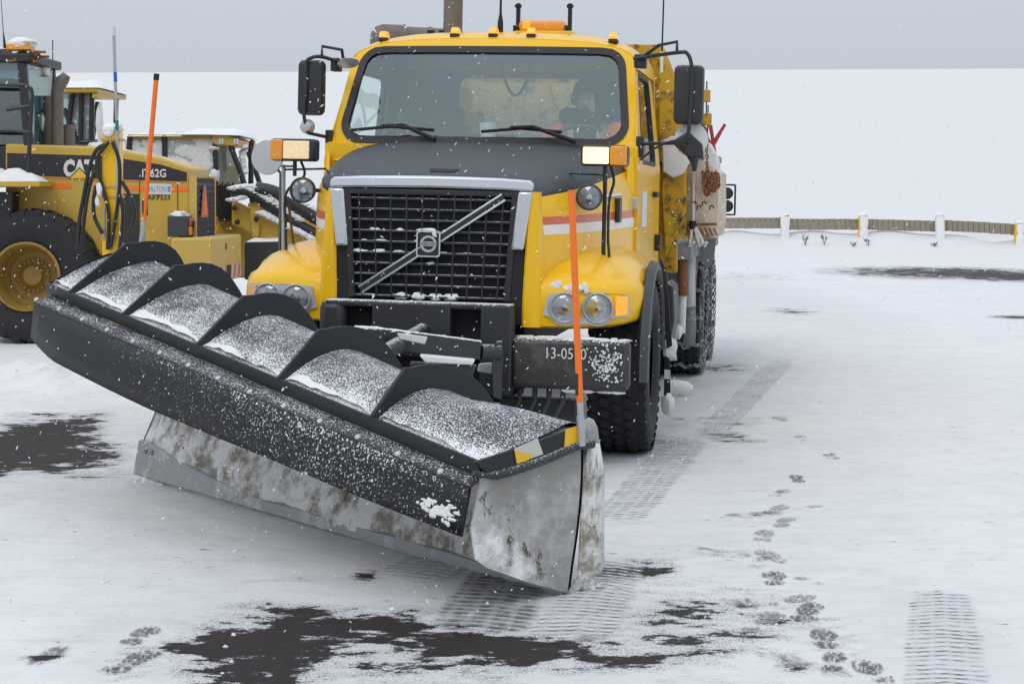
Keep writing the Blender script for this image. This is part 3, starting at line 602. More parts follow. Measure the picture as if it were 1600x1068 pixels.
# wipers
for x0, x1, xp in ((-.88, -.30, -.33), (.02, .55, .60)):
    wz = 1.99
    wp = MB().tube([(x0, WS(x0, wz) - .035, wz), ((x0 + x1) / 2, WS(0, wz) - .04, wz + .025), (x1, WS(x1, wz) - .035, wz + .005)], .011, 6).build('wiper_blade', 'black_matte', truck)
    xa = (x0 + x1) / 2 - .02; tube_part('wiper_arm', 'black_matte', wp, [(xa - .05, WS(xa, wz) - .055, wz + .03), (xa + .1, WS(xa, wz) - .06, wz + .035), (xp + .05, WS(xp, 1.92) - .05, 1.93)], [.010, .013, .017], 6)
# ---- hood
MB().bb(-1.045, 1.045, .625, .66, 1.02, 1.90).build('firewall', 'truck_yellow', truck)
ST = [(-.845, .575, 1.640), (-.82, .605, 1.672), (-.76, .645, 1.70), (-.5, .765, 1.765), (-.1, .89, 1.83), (.3, .975, 1.885), (.62, 1.035, 1.925)]
def hood_pt(ty, w, zt, z=None, a=None):
    n = 4.2; z0 = 1.36
    if z is None: return V((w * abs(math.cos(a)) ** (2 / n), ty, z0 + (zt - z0) * abs(math.sin(a)) ** (2 / n)))
    if z <= z0: return V((w + (z0 - z) * .04, ty, z))
    q = ((z - z0) / (zt - z0)) ** n; return V((w * max(0, 1 - q) ** (1 / n), ty, z))
frac = lambda ty: (ty + .845) / 1.445
zb = [1.555, 1.505, 1.455 + 0, 1.405, 1.345]
def zrow(k, ty): f = frac(ty); return [1.56 + .185 * f, 1.455 + .045 * f, 1.408 + .04 * f, 1.352 + .038 * f, 1.02][k]
for s in (-1, 1):
    top = []
    for ty, w_, zt in ST:
        zz = zrow(0, ty); b = hood_pt(ty, w_, zt, zz); ang = math.asin(min(1, ((zz - 1.36) / (zt - 1.36))) ** (4.2 / 2))
        top.append([hood_pt(ty, w_, zt, a=math.pi / 2 + (ang - math.pi / 2) * k / 12) for k in range(13)])
    flip = lambda rows: [[V((s * p.x, p.y, p.z)) for p in r] for r in rows]
    if s == 1: allrows = [[V((-p.x, p.y, p.z)) for p in reversed(r)] + r[1:] for r in top]
    for k, (nm, mm) in enumerate((('hood_side', 'truck_yellow'), ('hood_stripe', 'stripe_red'), ('hood_stripe', 'stripe_white'), ('hood_side', 'truck_yellow'))):
        rows = [[hood_pt(ty, w_, zt, zrow(k, ty) + (zrow(k + 1, ty) - zrow(k, ty)) * q) for q in (0, .25, .5, .75, 1)] for ty, w_, zt in ST]
        MB().loft(flip(rows)).build(nm, mm, truck)
hood = MB().loft(allrows).build('hood', 'hood_black', truck, solid=.01)
c = tp(694, 264, -.70); MB().loft([[(c.x + sx_ * (.07 + .022 * q), -.752 + .075 * q, 1.7055 + .0195 * q) for q in (0, .5, 1)] for sx_ in (-1, -.5, 0, .5, 1)]).build('hood_latch_recess_shade', 'black_matte', hood)  # dark sheet just above the hood, painting the shade of the latch recess
# nose panels either side of the grille
for s in (-1, 1):
    rows = []
    for z, xi, xo in ((.829, .545, .66), (.9, .545, .66), (1.02, .547, .658), (1.15, .552, .652), (1.27, .556, .648), (1.38, .56, .64), (1.5, .562, .632), (1.60, .564, .618)):
        rows.append([(s * xi, -.79, z), (s * xi, -.838, z), (s * (xi + .012), -.850, z), (s * (xi * .45 + xo * .55), -.848, z), (s * (xo - .012), -.832, z), (s * xo, -.80, z), (s * (xo + .01), -.74, z)])
    MB().loft(rows).build('nose_panel', 'truck_yellow', truck)
# chrome grille surround
for s in (-1, 1):
    MB().prism([(s * .595, -.865, 1.60), (s * .512, -.865, 1.60), (s * .478, -.875, 1.268), (s * .55, -.875, 1.268)], (0, .05, 0)).build('grille_surround', 'chrome', truck, bevel=.012)
pl = [(-.595, -.862, 1.602), (-.60, -.855, 1.645), (-.575, -.850, 1.665)] + [(x, -.855, 1.668 + .012 * (1 - (x / .58) ** 2)) for x in (-.4, -.2, 0, .2, .4)] + [(.575, -.850, 1.665), (.60, -.855, 1.645), (.595, -.862, 1.602)] + [(x, -.862, 1.602 + .01 * (1 - (x / .58) ** 2)) for x in (.4, 0, -.4)]
MB().prism(pl, (0, .06, 0)).build('grille_surround', 'chrome', truck, bevel=.012)
# grille
gx = lambda z: .505 - (1.60 - z) * .055
grille = MB().prism([(-gx(1.6), -.79, 1.60), (gx(1.6), -.79, 1.60), (gx(.96), -.79, .96), (-gx(.96), -.79, .96)], (0, .03, 0)).build('grille', 'black_matte', truck)
for s in (-1, 1):
    MB().prism([(s * .512, -.85, 1.60), (s * .475, -.85, 1.60), (s * .435, -.85, .97), (s * .475, -.85, .97)], (0, .06, 0)).build('grille_edge', 'black_plastic', grille, bevel=.006)
    MB().prism([(s * .47, -.84, 1.27), (s * .548, -.835, 1.27), (s * .545, -.835, .84), (s * .46, -.84, .84)], (0, .04, 0)).build('grille_cheek', 'black_matte', grille)
MB().bb(-.49, .49, -.85, -.80, 1.568, 1.602).build('grille_edge', 'black_plastic', grille, bevel=.006)
for k in range(10):
    z = 1.545 - k * .0625; g = gx(z) - .02; MB().bb(-g, g, -.845, -.80, z - .006, z + .006).build('grille_bar', 'grille_plastic', grille, bevel=.003)
for k in range(10):
    x = (-.5 + (k + .5) / 10) * .92; MB().bar((x * 1.03, -.838, 1.575), (x * .96, -.838, .975), .008, .02, (0, 1, 0)).build('grille_bar', 'grille_plastic', grille, bevel=.002)
mb = MB()
for k in range(20):
    x = random.choice([random.uniform(-.42, -.28), random.uniform(-.42, .42), random.uniform(-.2, .1)]); z = 1.545 - random.choice([3, 4, 5, 5, 6, 9]) * .0625 + .008; lump(mb, (x, -.835, z), random.uniform(.015, .04), .014, random.uniform(.004, .012), k, 9, 6)
for x in (-.16, -.06, .04, .13): lump(mb, (x, -.83, .985), .05, .02, .02, x * 9, 8, 5)
mb.build('caught_snow', 'snow', grille)
# diagonal sash and badge
a, b = tp(563, 452, -.862), tp(787, 308, -.862); up = V((0, -1, 0)); d = (b - a).normalized(); nn = d.cross(up).normalized()
for q, mm, wd, dep in ((.019, 'chrome', .011, .014), (-.019, 'chrome', .011, .014), (0, 'black_plastic', .030, .008)):
    MB().bar(a + nn * q, b + nn * q, wd, dep, up).build('grille_sash', mm, grille, bevel=.002)
bc = (a + b) / 2; bc.y = -.885; c = tp(669.5, 381, -.885); bc.x, bc.z = c.x, c.z
badge = MB().bb(bc.x - .066, bc.x + .066, -.885, -.855, bc.z - .070, bc.z + .070).build('badge', 'black_plastic', truck, bevel=.01)
o2, i2 = ray_ring(rrect(-.070, .070, -.075, .075, .012), rrect(-.062, .062, -.067, .067, .009), (0, 0), 40)
MB().ring([V((bc.x + x, -.893, bc.z + z)) for x, z in o2], [V((bc.x + x, -.893, bc.z + z)) for x, z in i2], (0, .02, 0)).build('badge_frame', 'chrome', badge)
MB().lathe([(.048, 0), (.048, .008), (.036, .008), (.034, .002)], (bc.x, -.884, bc.z), (0, -1, 0), 32).bb(bc.x - .046, bc.x + .046, -.891, -.886, bc.z - .013, bc.z + .013).build('badge_ring', 'silver', badge)
text_obj('badge_lettering', 'VOLVO', 'letter_black', badge, (bc.x, -.8912, bc.z), (1, 0, 0), (0, 0, 1), .088, .018, .003, .01)
mb = MB(); lump(mb, (bc.x, -.88, bc.z + .078), .045, .015, .012, 1); lump(mb, (bc.x + .035, -.890, bc.z + .055), .015, .006, .015, 4); mb.build('badge_snow', 'snow', badge)
# ---- fenders
FX = [.56, .66, .80, .93, 1.04, 1.12, 1.175, 1.205]
FF = [-.825, -.82, -.805, -.78, -.735, -.67, -.58, -.46]
FT = [1.315, 1.31, 1.295, 1.275, 1.245, 1.205, 1.155, 1.10]
FB = [.825, .825, .825, .83, .84, .855, .87, .885]
def fender_profile(i):
    f, t, b_ = FF[i], FT[i], FB[i]; e = [1.075, 1.075, 1.072, 1.068, 1.06, 1.05, 1.035, 1.01][i]
    return [(f + .03, b_ - .004), (f, b_ + .012), (f - .012, (b_ + e) / 2), (f, e - .02), (f + .025, e + .015), (f + .075, e + .042), (f + .20, e + (t - e) * .48), (-.28, e + (t - e) * .86), (-.05, t), (.25, t + .005), (.50, t - .005), (.64, t - .06)]
for s in (-1, 1):
    rows = []
    for i, x in enumerate(FX): rows.append([(s * x, y, z) for y, z in fender_profile(i)])
    # outer skirt down to the wheel arch
    last = fender_profile(len(FX) - 1); sk = []
    for y, z in last:
        yy, zz = y, z; r = .625; dz = r * r - (yy - 0) ** 2; za = .53 + math.sqrt(dz) if dz > 0 else .80
        sk.append((s * 1.212, yy, max(min(z - .004, za + .012), .80) if z > .9 else z))
    rows.append(sk)
    fender = MB().loft(rows).build('fender', 'truck_yellow', truck, solid=.012)
    # inner side of the fender front, facing the grille
    MB().prism([(s * .56, -.795, .821), (s * .56, -.825, .837), (s * .56, -.837, .95), (s * .56, -.825, 1.05), (s * .56, -.60, 1.2), (s * .56, -.5, .83)], (s * .01, 0, 0)).build('fender_inner', 'black_matte', fender)
    rows = []
    for k in range(19):
        a_ = R_(-2 + 176 * k / 18); rows.append([(s * xx, -rr * math.cos(a_), .54 + rr * math.sin(a_) * 1.0) for xx, rr in (((1.17, .585), (1.235, .59), (1.255, .605), (1.25, .64), (1.205, .66), (1.19, .63)) if s > 0 else ((1.15, .585), (1.195, .59), (1.2, .6), (1.2, .61), (1.19, .62), (1.17, .61)))])
    MB().loft(rows, True).build('fender_flare', 'flare_grey', fender)
    # headlights
    hl = MB(); zc = .947
    def fy(x): return np.interp(x, FX, FF)
    pts = [(.665, zc - .045), (.695, zc + .075), (.80, zc + .085), (1.0, zc + .085), (1.135, zc + .075), (1.14, zc - .055), (1.03, zc - .062)] + [(.975 + .10 * math.cos(R_(q)), zc - .005 + .10 * math.sin(R_(q))) for q in (-40, -70, -90, -120)] + [(.79 + .10 * math.cos(R_(q)), zc - .005 + .10 * math.sin(R_(q))) for q in (-60, -90, -120, -150)]
    headlight = hl.add([(s * x, fy(x) - .022, z) for x, z in pts] + [(s * x, fy(x) + .03, z) for x, z in pts], [tuple(range(len(pts)))] + [(i, (i + 1) % len(pts), len(pts) + (i + 1) % len(pts), len(pts) + i) for i in range(len(pts))]).build('headlight', 'silver', truck)
    for x in (.79, .975):
        y0 = fy(x) - .03; ax = V((s * (.10 if x > .9 else .03), -1, 0)).normalized()
        MB().lathe([(.086, -.02), (.090, .012), (.084, .022), (.078, .016), (.074, -.01)], (s * x, y0, zc), ax, 28).build('lamp_ring', 'silver', headlight)
        MB().lathe([(.076, .006), (.05, -.018), (.022, -.034), (.018, -.005), (.001, -.003)], (s * x, y0 - .005, zc), ax, 28).build('reflector', 'reflector', headlight)
        MB().lathe([(.077, .008), (.06, .018), (.035, .024), (.001, .027)], (s * x, y0, zc), ax, 28).build('lens', 'lens', headlight)
    tx0, tx1 = 1.068, 1.132; MB().add([(s * tx0, fy(tx0) - .032, zc - .048), (s * tx1, fy(tx1) - .03, zc - .045), (s * tx1, fy(tx1) - .03, zc + .062), (s * tx0, fy(tx0) - .032, zc + .068), (s * tx0, fy(tx0), zc - .048), (s * tx1, fy(tx1), zc - .045), (s * tx1, fy(tx1), zc + .062), (s * tx0, fy(tx0), zc + .068)], [(0, 1, 2, 3), (0, 1, 5, 4), (1, 2, 6, 5), (2, 3, 7, 6), (3, 0, 4, 7)]).build('turn_signal', 'amber_lit' if s > 0 else 'amber', headlight, bevel=.006)
    if s > 0:
        q = MB()
        for k in range(9): lump(q, (.80 + random.uniform(-.09, .12), -.80, 1.05 + random.uniform(-.01, .03)), random.uniform(.012, .03), .012, random.uniform(.008, .025), k, 7, 5)
        q.build('fender_snow', 'snow', fender)
# ---- bumper and plow hitch tower
X = lambda u, v=500, ly=-.95: tp(u, v, ly).x
Z = lambda v, u=800, ly=-.95: tp(u, v, ly).z
zt, zm = .962, .705
bump = MB().bb(X(510), X(802), -.99, -.86, zt - .035, zt).build('bumper', 'bumper_steel', truck, bevel=.012)
for (u0, u1) in ((584, 706), (753, 802)): box_part('hitch_plate', 'dark_steel', bump, X(u0), X(u1), -1.0, -.87, zm - (.25 if u0 > 700 else .02), zt - .003, .012)
MB().bb(X(500), X(541), -.998, -.87, zm, zt - .003).build('hitch_plate', 'dark_steel', bump, bevel=.045)
box_part('hitch_back', 'black_matte', bump, -.62, .5, -.86, -.80, .5, .93); box_part('hitch_lower', 'dark_steel', bump, X(500), X(802), -.97, -.86, zm - .05, zm + .0, .01)
MB().bb(X(802) - .01, 1.175, -.965, -.83, .495, .778).build('bumper_beam', 'bumper_steel', bump, bevel=.03); MB().bb(-1.175, X(500) + .01, -.965, -.83, .495, .778).build('bumper_beam', 'bumper_steel', bump, bevel=.03)
c = tp(885, 552, -.965); text_obj('unit_number', '13-0510', 'letter_white', bump, (c.x, -.966, c.z), (1, 0, 0), (0, 0, 1), .225, .062, .002, .0)
mb = MB()
for k in range(190):
    p = tp(948 + random.gauss(0, 15), 570 + random.gauss(0, 17), -.967)
    if p.x < 1.14 and .51 < p.z < .76: lump(mb, (p.x, -.966, p.z), random.uniform(.0025, .008), .003, random.uniform(.0025, .008), k, 7, 5)
for k in range(16): lump(mb, (random.uniform(.8, 1.12), -.93, .487), random.uniform(.02, .05), .015, random.uniform(.006, .012), k, 8, 5)
for k in range(24): lump(mb, (random.uniform(.5, 1.15), random.uniform(-.94, -.85), .78), random.uniform(.02, .06), .02, .006, k, 6, 4)
mb.build('bumper_snow', 'snow', bump)
for k, (u, l) in enumerate(((836, 28), (858, 50), (880, 50), (812, 20))):
    p = tp(u, 612, -.90); tube_part('hydraulic_hose', 'hose', truck, [p, p + V((0, -.02, -.06)), p + V((-.03, -.1, -.13)), p + V((-.06, -.22, -.17 - .02 * k))], [.016, .013, .012, .012]); MB().cyl(p + V((0, 0, .02)), p + V((0, -.012, -.04)), .017, n=6).build('hose_fitting', 'dark_steel', truck)
box_part('skid_plate', 'dark_steel', truck, .42, .86, -.80, -.70, .22, .42); box_part('oil_pan', 'black_matte', truck, -.4, .4, -.5, .4, .35, .6)
# ---- lamps on stalks above the fenders
def plow_light(s, u_l, u_r, vt, vb, amber_left, stem_u, stem_v, rnd, lit, ly):
    a, b = tp(u_l, vb, ly), tp(u_r, vt, ly); zc = (a.z + b.z) / 2
    lamp = MB().bb(a.x, b.x, ly, ly + .14, a.z, b.z).build('plow_light', 'black_plastic', truck, bevel=.02)
    w_ = b.x - a.x
    (l0, l1, m0, m1) = (a.x + w_ * .31, b.x - w_ * .11, a.x + .004, a.x + w_ * .29) if amber_left else (a.x + w_ * .05, a.x + w_ * .60, a.x + w_ * .63, b.x - .004)
    MB().bb(l0, l1, ly - .012, ly + .02, a.z + .014, b.z - .014).build('lamp_lens', 'lamp_lit' if lit else 'lamp_dim', lamp, bevel=.006)
    mb = MB().bb(m0, m1, ly - .010, ly + .12, a.z + .006, b.z - .006); mb.build('turn_lens', 'amber', lamp, bevel=.008)
    base = tp(stem_u, stem_v, -.30); top_ = V(((a.x + b.x) / 2 - s * .0, ly + .08, a.z)); arm = V((base.x, base.y, zc - .10))
    bx = tp(stem_u + (4 if s > 0 else 0), 262, -.30).x
    tube_part('lamp_stalk', 'galv' if s < 0 else 'black_plastic', lamp, [base, V((bx, -.30, a.z - .02))], .013)
    MB().bar(V((bx, -.30, a.z - .03)), V(((a.x + b.x) / 2, ly + .07, a.z - .03)), .03, .012).cyl(((a.x + b.x) / 2, ly + .07, a.z), ((a.x + b.x) / 2, ly + .07, a.z - .09), .012).build('lamp_bracket', 'dark_steel', lamp)
    box_part('stalk_foot', 'dark_steel', lamp, base.x - .05, base.x + .05, base.y - .06, base.y + .05, base.z - .012, base.z + .006)
    c = tp(rnd[0], rnd[1], ly); rl = rnd[2] * 9.9 / F
    rd = MB().lathe([(.001, .10), (rl * .6, .09), (rl * .95, .03), (rl, 0), (rl, -.015), (rl * .9, -.018), (rl * .88, 0)], c, (0, 1, 0), 28).build('round_lamp', 'black_plastic', truck)
    MB().lathe([(rl * .88, 0), (rl * .5, .03), (rl * .25, .045), (rl * .22, .01), (.001, .008)], c, (0, 1, 0), 24).build('reflector', 'reflector', rd); MB().lathe([(rl * .89, -.005), (rl * .6, -.018), (.001, -.024)], c, (0, 1, 0), 24).build('lens', 'lens', rd)
    hx_ = c.x - s * rl; tube_part('lamp_arm', 'black_plastic', rd, [c + V((-s * rl * .9, .05, 0)), V((s * .86 if s > 0 else -.79, -.35, c.z))], .012)
    pth = crom([V(((a.x + b.x) / 2 + .03, ly + .10, a.z)), V(((a.x + b.x) / 2 + .05, ly + .10, a.z - .09)), V((bx + .03, -.33, c.z - .02)), V((bx + .025, -.31, (c.z + base.z) / 2)), base + V((.03, -.03, .06)), base + V((.09 * (-s), -.06, .01))], 6)
    tube_part('lamp_cable', 'hose', lamp, pth, .009, 6)
    g = a.z - .05; tube_part('support_wire', 'dark_steel', lamp, [V((bx, -.30, g)), V((bx + (-s) * .30 if s > 0 else bx + .27, -.30, g + .01)), V((bx - s * .34, -.33, g - .08)), V((bx - s * .34, -.35, c.z + .02))], .007, 6)
plow_light(-1, 421, 491, 217, 251, True, 443, 410, (473, 297, 21.5), False, -.52)
plow_light(1, 907, 981, 227, 259, False, 942, 430, (921, 308, 21.5), True, -.45)
p = tp(478, 373, -.1); 
for (u, v) in ((459, 385), (437, 400)): q = tp(u, v, -.25 if u < 450 else -.1); MB().lathe([(.001, .02), (.03, .016), (.055, 0), (.055, -.012)], q, (0, 0, 1), 16).build('stalk_grommet', 'dark_steel', truck)
q0, q1 = tp(459, 385, -.1), tp(451, 320, -.28); tube_part('lamp_stalk', 'rust', truck, [q0, q1], .008)
c = tp(418, 246, .05); MB().lathe([(.001, .06), (.06, .055), (.10, .03), (.112, 0), (.108, -.012), (.001, -.016)], c, (.15, 1, 0), 32).build('fender_mirror', 'silver', truck)
tube_part('mirror_arm', 'dark_steel', truck, [c, c + V((.09, 0, -.1)), tp(437, 400, -.25)], .01)
box_part('side_marker', 'black_plastic', truck, .955, .985, .20, .34, 1.42, 1.58); tube_part('side_marker_rod', 'silver', truck, [tp(945, 308, 0), tp(971, 305, 0)], .016)
# ---- mirrors
def mirror(s, x0, x1, z0, z1, ty):
    mb = MB(); o_ = rrect(x0, x1, z0, z1, .035, 5)
    m = mb.loft([[V((x * k + (1 - k) * (x0 + x1) / 2, ty + d, z * k + (1 - k) * (z0 + z1) / 2)) for x, z in o_] for d, k in ((-.045, .80), (-.04, .92), (-.015, .99), (.03, 1), (.05, .97))], True).add([V((x * .8 + .2 * (x0 + x1) / 2, ty - .045, z * .8 + .2 * (z0 + z1) / 2)) for x, z in o_], [tuple(range(len(o_)))]).build('mirror', 'black_plastic', truck)
    MB().prism([V((x * .96 + .04 * (x0 + x1) / 2, ty + .045, z * .96 + .04 * (z0 + z1) / 2)) for x, z in o_], (0, .006, 0)).build('mirror_glass', 'reflector', m)
    xm = (x0 + x1) / 2 + s * .02
    top_in = V((s * 1.0, .78, 2.49)) if s > 0 else V((-1.0, .85, 2.45)); bot_in = V((s * 1.05, .72, 1.93 if s > 0 else 1.94))
    bend = [top_in, V((xm - s * .10, ty - .04, top_in.z + .02)), V((xm - s * .03, ty - .055, top_in.z + .01)), V((xm, ty - .06, z1 - .03)), V((xm, ty - .06, (z0 + z1) / 2)), V((xm - .01, ty - .06, z0)), V((xm - s * .02, ty - .05, z0 - .12))]
    tube_part('mirror_arm', 'black_plastic', m, crom(bend, 5), .013); tube_part('mirror_arm', 'black_plastic', m, [top_in + V((0, .05, -.02)), V((xm - s * .22, ty + .02, top_in.z + .12 * .6)), V((xm - s * .10, ty - .04, top_in.z + .09)), V((xm - s * .10, ty - .04, top_in.z + .02))], .011)
    tube_part('mirror_arm', 'black_plastic', m, [bot_in, V((xm - s * .02, ty - .05, z0 - .12))], .012)
    box_part('mirror_bracket', 'black_plastic', m, top_in.x - .0 if s > 0 else top_in.x - .06, top_in.x + .08 if s > 0 else top_in.x, .76, .86, top_in.z - .06, top_in.z + .03); box_part('mirror_bracket', 'black_plastic', m, bot_in.x - .02, bot_in.x + .03, .70, .84, bot_in.z - .09, bot_in.z + .05)
    return m
a, b = tp(466, 180, .60), tp(507, 94, .60); mirror(-1, a.x, b.x, a.z, b.z, .60)
a, b = tp(1052, 194, .55), tp(1101, 102, .55); mR = mirror(1, a.x, b.x, a.z, b.z, .55)
c = tp(481, 198, .58); MB().lathe([(.001, -.05), (.03, -.045), (.048, -.02), (.05, 0), (.001, .01)], c, (0, 1, 0), 20).build('spot_mirror', 'silver', truck)
c = tp(544, 97, .75); MB().lathe([(.001, -.02), (.05, -.015), (.075, .01), (.001, .03)], c + V((0, 0, 0)), (.2, -.4, -1), 20).build('kerb_mirror', 'silver', truck)
c = tp(1080, 218, .60); MB().lathe([(.001, .05), (.07, .045), (.10, .02), (.11, 0), (.001, -.03)], c, (0, 1, 0), 28).build('spot_mirror', 'salt_white', truck)
p, q = tp(1055, 205, .5), tp(1098, 248, .5); MB().prism([tp(1048, 222, .50), tp(1075, 205, .50), tp(1097, 225, .50), tp(1099, 246, .50), tp(1076, 247, .50)], (0, .06, 0)).build('mirror_motor', 'black_plastic', truck, bevel=.01)
tube_part('mirror_cable', 'hose', truck, crom([tp(1000, 250, .6), tp(1030, 228, .5), tp(1060, 221, .47), tp(1075, 245, .5), tp(1085, 262, .5)], 5), .007, 6); MB().cyl(tp(1085, 245, .5), tp(1085, 268, .5), .03, .012).build('mirror_motor', 'black_plastic', truck)
# ---- on the roof
for u, v in ((597, 43), (712, 41), (772, 41), (831, 41), (957, 47)):
    zz = 2.665 if 600 < u < 950 else 2.64; x = tp(u, v, 1.10).x; y = WS(x, 2.64) + .05
    mk = MB().bb(x - .030, x + .030, y - .03, y + .09, zz - .015, zz + .012).build('marker_light', 'seal_rubber', truck, bevel=.004)
    MB().loft([[(x - a_, y - .025 + q, zz + .012), (x + a_, y - .025 + q, zz + .012), (x + a_, y + .08 - q, zz + .012 + 0), (x - a_, y + .08 - q, zz + .012)] for a_, q in ((.026, 0),)] + [[(x - a_, y - .025 + q, zz + h), (x + a_, y - .025 + q, zz + h), (x + a_, y + .08 - q, zz + h), (x - a_, y + .08 - q, zz + h)] for a_, q, h in ((.025, .004, .04), (.019, .018, .056), (.002, .03, .057))], True).build('lens', 'amber_lit', mk)
bc0, bc1 = tp(812, 46, 1.75), tp(885, 30, 1.75); z0 = 2.735
be = MB().bb(bc0.x - .02, bc1.x + .06, 1.66, 1.90, z0 - .02, z0 + .02).build('beacon_bar', 'truck_yellow', truck, bevel=.006)
MB().loft([[(x0_, y, z) for x0_, y, z in ((bc0.x + i_, 1.68 + i_, z0 + h), (bc1.x + .0 - i_, 1.68 + i_, z0 + h), (bc1.x - i_, 1.88 - i_, z0 + h), (bc0.x + i_, 1.88 - i_, z0 + h))] for i_, h in ((0.01, .02), (0, .05), (.006, .085), (.03, .10), (.1, .101))], True).build('beacon_lens', 'amber', be, bevel=.01)
MB().bb(bc0.x + .03, bc0.x + .09, 1.672, 1.70, z0 + .03, z0 + .09).build('beacon_lamp', 'amber_lit', be, bevel=.01)
for u in (809, 890): x = tp(u, 30, 1.7).x; MB().bb(x - .013, x + .013, 1.70, 1.74, z0 - .02, z0 + .22).bb(x - .022, x + .022, 1.69, 1.73, z0 + .19, z0 + .21).bb(x - .03, x + .01, 1.68, 1.72, z0 + .02, z0 + .06).build('beacon_post', 'black_matte', be)
x = tp(782, 30, 1.5).x; tube_part('antenna', 'black_matte', truck, [(x, 1.5, 2.72), (x, 1.5, 2.80), (x, 1.5, 2.86), (x, 1.5, 3.3)], [.022, .02, .009, .006])
p = tp(1034, 92, 2.0); tube_part('antenna', 'black_matte', truck, [p, p + V((.01, 0, .9))], .006); MB().cyl(p + V((0, 0, -.1)), p + V((0, 0, .05)), .012).build('antenna', 'salt_white', truck)
for u in (672, 678, 690, 693): q = tp(u, 44, 1.6); MB().bb(q.x - .01, q.x + .01, 1.55, 1.6, 2.70, 2.745).build('roof_bolt', 'black_matte', truck)
# intake and exhaust behind the cab
xx = tp(615, 40, 2.65).x
MB().lathe([(.001, 0), (.07, .01), (.11, .04), (.13, .09), (.132, .24), (.138, .245), (.138, .27), (.12, .28), (.12, .46), (.128, .47), (.128, .49), (.12, .5), (.12, .62), (.09, .68), (.001, .7)], (xx - .20, 2.72, 2.775), (1, .5, .0), 28).build('air_cleaner', 'exhaust', truck)
p = tp(708, 20, 2.62); MB().lathe([(.075, -1.6), (.075, .75), (.065, .75), (.065, .2)], (p.x, 2.62, 2.6), (0, 0, 1), 20).build('exhaust_stack', 'exhaust', truck)
# ---- dump body behind the cab
MB().prism([(-1.17, 2.78, 1.0), (1.17, 2.78, 1.0), (1.17, 2.78, 2.42), (1.02, 2.78, 2.76), (-1.02, 2.78, 2.76), (-1.17, 2.78, 2.42)], (0, .06, 0)).build('headboard', 'body_yellow', truck, bevel=.01)
for s in (-1, 1):
    MB().bb(s * 1.17, s * 1.225, 2.85, 7.3, 1.30, 1.93).build('body_side', 'body_yellow', truck, bevel=.01)
    for k in range(7): box_part('body_rib', 'salt_grey', truck, s * 1.226, s * 1.285, 3.3 + k * .62, 3.40 + k * .62, 1.22, 1.90)
    box_part('body_rail', 'salt_grey', truck, s * 1.16, s * 1.29, 2.85, 7.3, 1.935, 2.0); box_part('body_sill', 'salt_grey', truck, s * 1.10, s * 1.27, 2.9, 7.3, 1.10, 1.215)
box_part('body_floor', 'salt_grey', truck, -1.16, 1.16, 2.85, 7.3, 1.05, 1.15); box_part('tailgate', 'body_yellow', truck, -1.16, 1.16, 7.3, 7.36, 1.05, 1.93)
mb = MB().prism([(1.02, 2.68, 1.85), (1.19, 2.68, 1.85), (1.17, 2.68, 2.42), (1.04, 2.68, 2.70), (1.0, 2.68, 2.70)], (0, .095, 0)); mb.build('headboard_post', 'body_yellow', truck, bevel=.01)
mb = MB().prism([tp(1045, 165, 2.70), tp(1058, 112, 2.70), tp(1066, 100, 2.70), tp(1072, 330, 2.70), tp(1040, 400, 2.70), tp(1034, 300, 2.70)], (0, .05, 0)); mb.build('cab_guard', 'body_yellow', truck, bevel=.006)
mb = MB(); P = [tp(*q, 2.66) for q in ((1035, 220), (1050, 212), (1076, 222), (1080, 250), (1068, 272), (1052, 278), (1036, 268))]; mb.prism(P, (0, -.03, 0)); mb.build('plastered_snow', 'salt_white', truck, bevel=.01)
# faceted brine tank hanging on the side, seen end on
O8 = [tp(*q, 3.0) for q in ((1079, 252), (1101, 250), (1122, 268), (1122, 352), (1117, 372), (1078, 380), (1066, 350), (1054, 310), (1064, 282))]
cc = V((tp(1088, 312, 3.0).x, 2.93, tp(1088, 312, 3.0).z)); tank = MB()
tank.prism(O8, (0, 1.5, 0)); n = len(O8); tank.add([cc] + O8, [(0, 1 + i, 1 + (i + 1) % n) for i in range(n)]); tank = tank.build('brine_tank', 'salt_cream', truck, smooth=False)
for k, u in enumerate((1082, 1089, 1097, 1109)):
    p = tp(u, 322 + (k % 2) * 6, 2.92); tube_part('tank_hook', 'black_matte', tank, crom([p, p + V((.005, -.02, .03)), p + V((.025, -.02, .032)), p + V((.03, -.02, .012))], 4), .005, 6)
tube_part('tank_strap', 'salt_white', tank, [tp(1084, 262, 2.92), tp(1083, 345, 2.90)], .010); MB().cyl(tp(1082, 345, 2.9), tp(1082, 358, 2.9), .03, .02).build('tank_valve', 'black_matte', tank)
mb = MB()
for k in range(8): p = tp(1066 + k * 7, 356, 2.93); mb.bar(p, p + V((.03, 0, -.06)), .012, .012)
mb.bar(tp(1062, 352, 2.93), tp(1120, 350, 2.93), .02, .02); mb.build('tank_step', 'rust', tank)
for (du, l) in ((0, 60), (12, 70), (8, 40)): tube_part('tank_hose', 'salt_white', tank, [tp(1081 + du * .5, 356, 2.9), tp(1078 + du * 2, 385, 2.88), tp(1085 + du * 1.6, 378, 2.86)], .012, 6)
